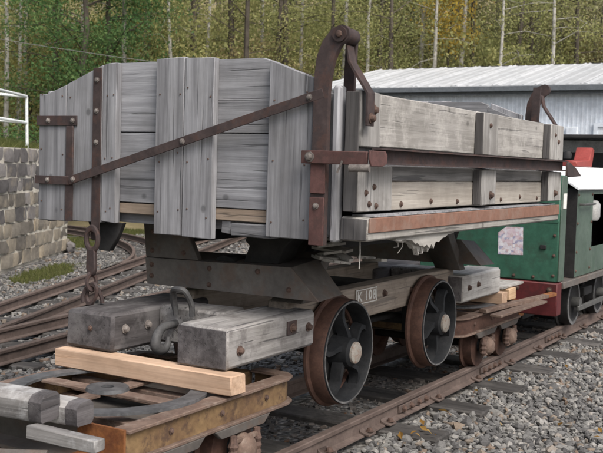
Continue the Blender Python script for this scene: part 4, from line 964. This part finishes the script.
# cab with black front and roof
part('cab_front', MB().box(8.6, 8.66, -.75, .75, .735, 2.28, .01), 'black', lo)
part('cab_wall', MB().box(8.66, 10.1, -.75, -.71, .735, 2.28, .01), 'green', lo)
part('cab_wall', MB().box(8.66, 10.1, .71, .75, .735, 2.28, .01), 'green', lo)
part('cab_roof', MB().box(8.1, 10.3, -.86, .86, 2.285, 2.325, .01), 'black', lo)
part('cab_beam', MB().box(8.3, 8.38, -.7, .7, 2.10, 2.26, .01), 'machine', lo)
rl_ = part('lamp_housing', MB().prism([(7.0, 1.905), (7.70, 1.905), (7.80, 2.12), (7.70, 2.15), (7.58, 1.99), (7.0, 1.965)], 1, -.38, -.18, .01), 'bright_red', lo, 'bright red bracket on the bonnet')
part('lamp_knob', MB().lathe([(.02, 1.995), (.045, 1.995), (.05, 2.05), (.03, 2.08)], (6.95, -.28, 0), 2, 12), 'black', rl_)
po = solo('photo_print', MB().prism([(-.385, .985), (-.375, 1.268), (-.20, 1.262), (-.165, 1.235), (-.12, 1.20), (-.125, .975), (-.26, .98)], 0, 5.0975, 5.0995), 'poster', 'torn colour photo print stuck on the green locomotive front', 'picture')

# pale broken boards lodged between underframe and box
BL = ['lowest pale board lodged above the bolster, beside the red-brown post foot', 'second pale board from below lodged above the bolster', 'third pale board from below lodged above the bolster', 'middle pale board lodged above the bolster', 'pale board above the middle one, lodged under the box', 'second pale board from the top, lodged under the box', 'topmost pale board lodged under the box floor', 'narrow pale lath lying in front of the lodged boards', 'short pale board sticking out right of the lodged boards', 'thin pale lath sticking out farthest right of the lodged boards']
for k in range(10):
    if k < 7: c = (.58 + .03 * k, -.66 + .014 * k, 1.272 + k * .019); rot = Euler((random.uniform(-.22, .12), random.uniform(-.14, .14), .6 + random.uniform(-.9, .9))); L = random.uniform(.10, .19)
    elif k == 7: c = (.60, -.72, 1.30); rot = Euler((.0, -.12, .9)); L = .12
    else: c = (.86, -.76 - .05 * (k - 8), 1.272 - .012 * (k - 8)); rot = Euler((0, .1, .3 + .4 * (k - 8))); L = .2
    wd = random.uniform(.05, .09) if k < 7 else .03
    poly = [(-L, -wd), (L - .05, -wd), (L, -wd * .3), (L - .06, wd * .2), (L - .01, wd), (-L + .03, wd), (-L - .03, wd * .4)]
    solo('broken_board', MB().prism(poly, 2, -.008, .008), 'splinter', BL[k], 'board', 'pale broken boards lodged under the box', mw=Matrix.Translation(c) @ rot.to_matrix().to_4x4())

# overhead cable at upper left
a_, b_ = at_depth(-60, 22), at_depth(330, 24)
pts = [(a_[0] + (b_[0] - a_[0]) * t, a_[1] + (b_[1] - a_[1]) * t, 4.55 - .75 * t + (2 * t - 1) ** 2 * .1) for t in [i / 16 for i in range(17)]]
solo('overhead_cable', MB().tube(pts, .007, 5), 'cable', 'thin grey cable crossing in front of the trees at upper left', 'cable')

# ================================================================== TREES
def leaf_quads(centres, spread, per, size):
    n = len(centres) * per; c = np.repeat(np.array(centres), per, 0) + rng.normal(0, 1, (n, 3)) * np.array(spread)
    a = rng.normal(size=(n, 3)); a /= np.linalg.norm(a, axis=1, keepdims=True); t = rng.normal(size=(n, 3)); b = np.cross(a, t); b /= np.linalg.norm(b, axis=1, keepdims=True)
    s = size * rng.uniform(.6, 1.3, n)[:, None]; V = np.stack([c - a * s, c - b * s * .55, c + a * s, c + b * s * .55], 1).reshape(-1, 3)
    cl = np.repeat(rng.uniform(0, 1, len(centres)), per); sh = np.clip(cl * .8 + rng.uniform(0, .2, n), 0, 1)
    return V, np.arange(4 * n).reshape(-1, 4), np.repeat(sh, 4)
def tree_mesh(h, tr, crown0, rad, nb, per, size, bark, leaf, lean=.3, droop=.0, spread=.34):
    b = MB(); pts = []; x = y = 0
    for i in range(8):
        z = h * i / 7; pts.append((x, y, z)); x += random.uniform(-lean, lean) * .35; y += random.uniform(-lean, lean) * .35
    rr = [tr * (1 - .88 * i / 7) for i in range(8)]; rr[0] *= 1.25
    b.tube(pts, rr, 8); cen = []
    def trunk_at(z):
        t = min(max(z / h * 7, 0), 6.999); i = int(t); f = t - i; return Vector(pts[i]).lerp(Vector(pts[i + 1]), f), rr[i] * (1 - f) + rr[i + 1] * f
    for k in range(nb):
        u = (k + random.random()) / nb; z = crown0 + (h * .97 - crown0) * u; p, r0 = trunk_at(z); a = random.uniform(0, 6.28)
        L = rad * (.45 + .75 * math.sin(math.pi * min(1, .15 + u * .85)) ** .8) * random.uniform(.55, 1.15); el = random.uniform(.0, .6) - droop
        d = Vector((math.cos(a), math.sin(a), math.tan(el)))
        q1 = p + d * L * .5 + Vector((0, 0, random.uniform(-.1, .1))); q2 = p + d * L + Vector((random.uniform(-.2, .2), random.uniform(-.2, .2), random.uniform(-.2, .15) - droop * L * .4))
        r1 = max(.005, min(r0 * .35, .010 * L)); b.tube([p, q1, q2], [r1, r1 * .6, r1 * .2], 5, False)
        for f in (.35, .55, .75, .9, 1.05):
            if random.random() < .85: cen.append((p.lerp(q1, f * 2) if f < .5 else q1.lerp(q2, (f - .5) * 2))[:])
        if random.random() < .8:
            sd = (q1 + Vector((random.uniform(-.7, .7), random.uniform(-.7, .7), random.uniform(-.3, .6))) * L * .5); b.tube([q1, sd], [r1 * .5, r1 * .15], 4, False)
            cen += [q1.lerp(sd, .5)[:], sd[:]]
    V, F, A = leaf_quads(cen, (spread, spread, spread * .7), per, size)
    return b.mesh('trunk', bark), raw_mesh('crown', V, F, leaf, A)
TM = {}
def variants(key, n, **kw): TM[key] = [tree_mesh(**kw) for _ in range(n)]
variants('slim', 4, h=9.5, tr=.12, crown0=1.6, rad=1.6, nb=30, per=28, size=.046, bark='bark_grey', leaf='leaf_olive')
variants('pale', 3, h=9, tr=.10, crown0=1.2, rad=1.7, nb=30, per=28, size=.046, bark='bark_grey', leaf='leaf_grey', droop=.15)
variants('birch', 3, h=11, tr=.10, crown0=4.0, rad=1.2, nb=20, per=22, size=.044, bark='bark_birch', leaf='leaf_olive', lean=.18, droop=.2)
variants('dark', 3, h=11, tr=.15, crown0=3.4, rad=1.6, nb=22, per=24, size=.046, bark='bark_dark', leaf='leaf_olive', lean=.2)
variants('green', 2, h=9, tr=.16, crown0=.6, rad=2.4, nb=46, per=70, size=.046, bark='bark_dark', leaf='leaf_green', droop=.1)
variants('yellow', 2, h=11, tr=.10, crown0=1.0, rad=1.7, nb=32, per=34, size=.046, bark='bark_birch', leaf='leaf_yellow', lean=.2)
variants('orange', 1, h=6.6, tr=.07, crown0=4.0, rad=.6, nb=16, per=44, size=.046, bark='bark_dark', leaf='leaf_orange', lean=.2)
variants('shrub', 3, h=3.2, tr=.05, crown0=.15, rad=1.5, nb=30, per=32, size=.044, bark='bark_dark', leaf='leaf_olive', lean=.3, spread=.28)
variants('yshrub', 2, h=3.4, tr=.05, crown0=.2, rad=1.4, nb=26, per=34, size=.044, bark='bark_dark', leaf='leaf_yellow', lean=.3, spread=.28)
variants('brown', 2, h=3.6, tr=.05, crown0=.2, rad=1.5, nb=28, per=34, size=.044, bark='bark_dark', leaf='leaf_brown', lean=.3, spread=.3)
LAB = {'slim': ('slender_tree', 'slender olive-leaved tree on the wooded hillside', 'tree'), 'pale': ('slender_tree', 'grey-green drooping tree on the wooded hillside', 'tree'),
       'birch': ('birch_tree', 'thin birch with pale trunk among the hillside trees', 'tree'), 'dark': ('dark_tree', 'taller tree with dark trunk among the hillside trees', 'tree'),
       'green': ('green_tree', 'dense green tree on the hillside', 'tree'), 'yellow': ('yellow_tree', 'yellow autumn tree on the hillside', 'tree'), 'orange': ('orange_tree', 'bright orange autumn tree above the shed roof', 'tree'),
       'shrub': ('shrub', 'olive undergrowth shrub at the foot of the hillside wood', 'shrub'), 'yshrub': ('shrub', 'yellowing undergrowth shrub at the foot of the hillside wood', 'shrub'), 'brown': ('shrub', 'brownish undergrowth shrub at the foot of the hillside wood', 'shrub')}
GRP = {'slim': 'olive trees on the hillside', 'pale': 'grey-green trees on the hillside', 'birch': 'birches on the hillside', 'dark': 'dark-trunked trees on the hillside', 'yellow': 'yellow trees on the hillside',
       'shrub': 'olive shrubs of the undergrowth', 'yshrub': 'yellow shrubs of the undergrowth', 'brown': 'brown shrubs of the undergrowth', 'green': 'green trees on the hillside'}
tcount = {}; PLANTED = {}
def plant(kind, px, depth, s=1.0, label=None, dz=0):
    x, y = at_depth(px, depth); z = hill_z(x, y) - .05 + dz; i = tcount.get(kind, 0); tcount[kind] = i + 1
    tm, cm = TM[kind][i % len(TM[kind])]; nm, lb, cat = LAB[kind]
    r = bpy.data.objects.new(nm, None); COL.objects.link(r); r.location = (x, y, z); r.rotation_euler = (random.uniform(-.03, .03), random.uniform(-.03, .03), random.uniform(0, 6.28)); r.scale = (s, s, s * random.uniform(.92, 1.1))
    tag(r, label or lb, cat, None if (label or kind == 'orange') else GRP[kind]); PLANTED.setdefault(kind, []).append((px, r, bool(label)))
    for n_, me_ in (('trunk', tm), ('crown', cm)):
        o = bpy.data.objects.new(n_, me_); COL.objects.link(o); o.parent = r
plant('green', 70, 25, .95, 'dense dark green tree behind the left end of the wagon', .8)
plant('green', 108, 26.5, .9, 'dense green tree partly hidden by the highest end plank', .5)
plant('yellow', 82, 30, 1.0, 'yellow-crowned tree rising over the dense green trees')
plant('yellow', 24, 28, .9, 'yellowing tree behind the white railing')
plant('yellow', 135, 31, .95, 'yellow tree with pale stem above the highest end plank')
plant('birch', 126, 27, 1.0, 'white-stemmed birch just above the tall iron strap of the wagon')
plant('orange', 441, 30, 1.0)
plant('birch', 453, 30, 1.0, 'white-stemmed birch right beside the orange autumn tree')
plant('birch', 413, 31, 1.0, 'pale birch just left of the orange autumn tree')
plant('birch', 338, 29, 1.0, 'pale birch rising straight behind the near hook post')
plant('dark', 281, 29, 1.0, 'dark-trunked tree just left of the near hook post')
plant('dark', 228, 30, 1.0, 'dark-trunked tree behind the middle planks of the end wall')
plant('birch', 258, 32, 1.0); plant('birch', 4, 26, .95, 'thin pale birch at the far left edge above the railing')
for i in range(44):
    px = -30 + 665 * ((i * .618034) % 1); d = 28 + 24 * ((i * .381966 + .1 * random.random()) % 1)
    plant(random.choices(['slim', 'pale', 'birch', 'dark', 'yellow'], [.34, .34 if px > 250 else .15, .14, .13, .05 if px > 200 else .16])[0], px + random.uniform(-6, 6), d, random.uniform(.85, 1.15))
for i, px in enumerate([15, 52, 146, 168, 190, 205, 246, 268, 300, 318, 356, 372, 392, 425, 470, 488, 505, 522, 548, 570, 592]):
    plant(['birch', 'dark', 'dark', 'birch', 'dark'][i % 5], px + random.uniform(-4, 4), 26.8 + (i * 1.7) % 5, random.uniform(.75, .95))
for i in range(56):
    px = -25 + 655 * ((i * .618034 + .3) % 1); d = 25.5 + 16 * random.random()
    plant(random.choices(['shrub', 'yshrub', 'brown'], [.78, .12, .10])[0], px, d, random.uniform(.8, 1.35), dz=1.2 if px < 45 and d < 28 else 0)

ORD = 'first second third fourth fifth sixth seventh eighth ninth tenth eleventh twelfth thirteenth fourteenth fifteenth sixteenth seventeenth eighteenth nineteenth twentieth'.split() + ['twenty-first', 'twenty-second', 'twenty-third', 'twenty-fourth', 'twenty-fifth', 'twenty-sixth', 'twenty-seventh', 'twenty-eighth', 'twenty-ninth', 'thirtieth']
for kind, phrase in (('birch', 'pale-stemmed birch from the left on the wooded hillside'), ('dark', 'dark-stemmed tree from the left on the wooded hillside'), ('yellow', 'yellow autumn tree from the left on the wooded hillside')):
    for k, (px, r, named) in enumerate(sorted(PLANTED.get(kind, []), key=lambda q: q[0])):
        if not named and k < len(ORD): r['label'] = ORD[k] + ' ' + phrase
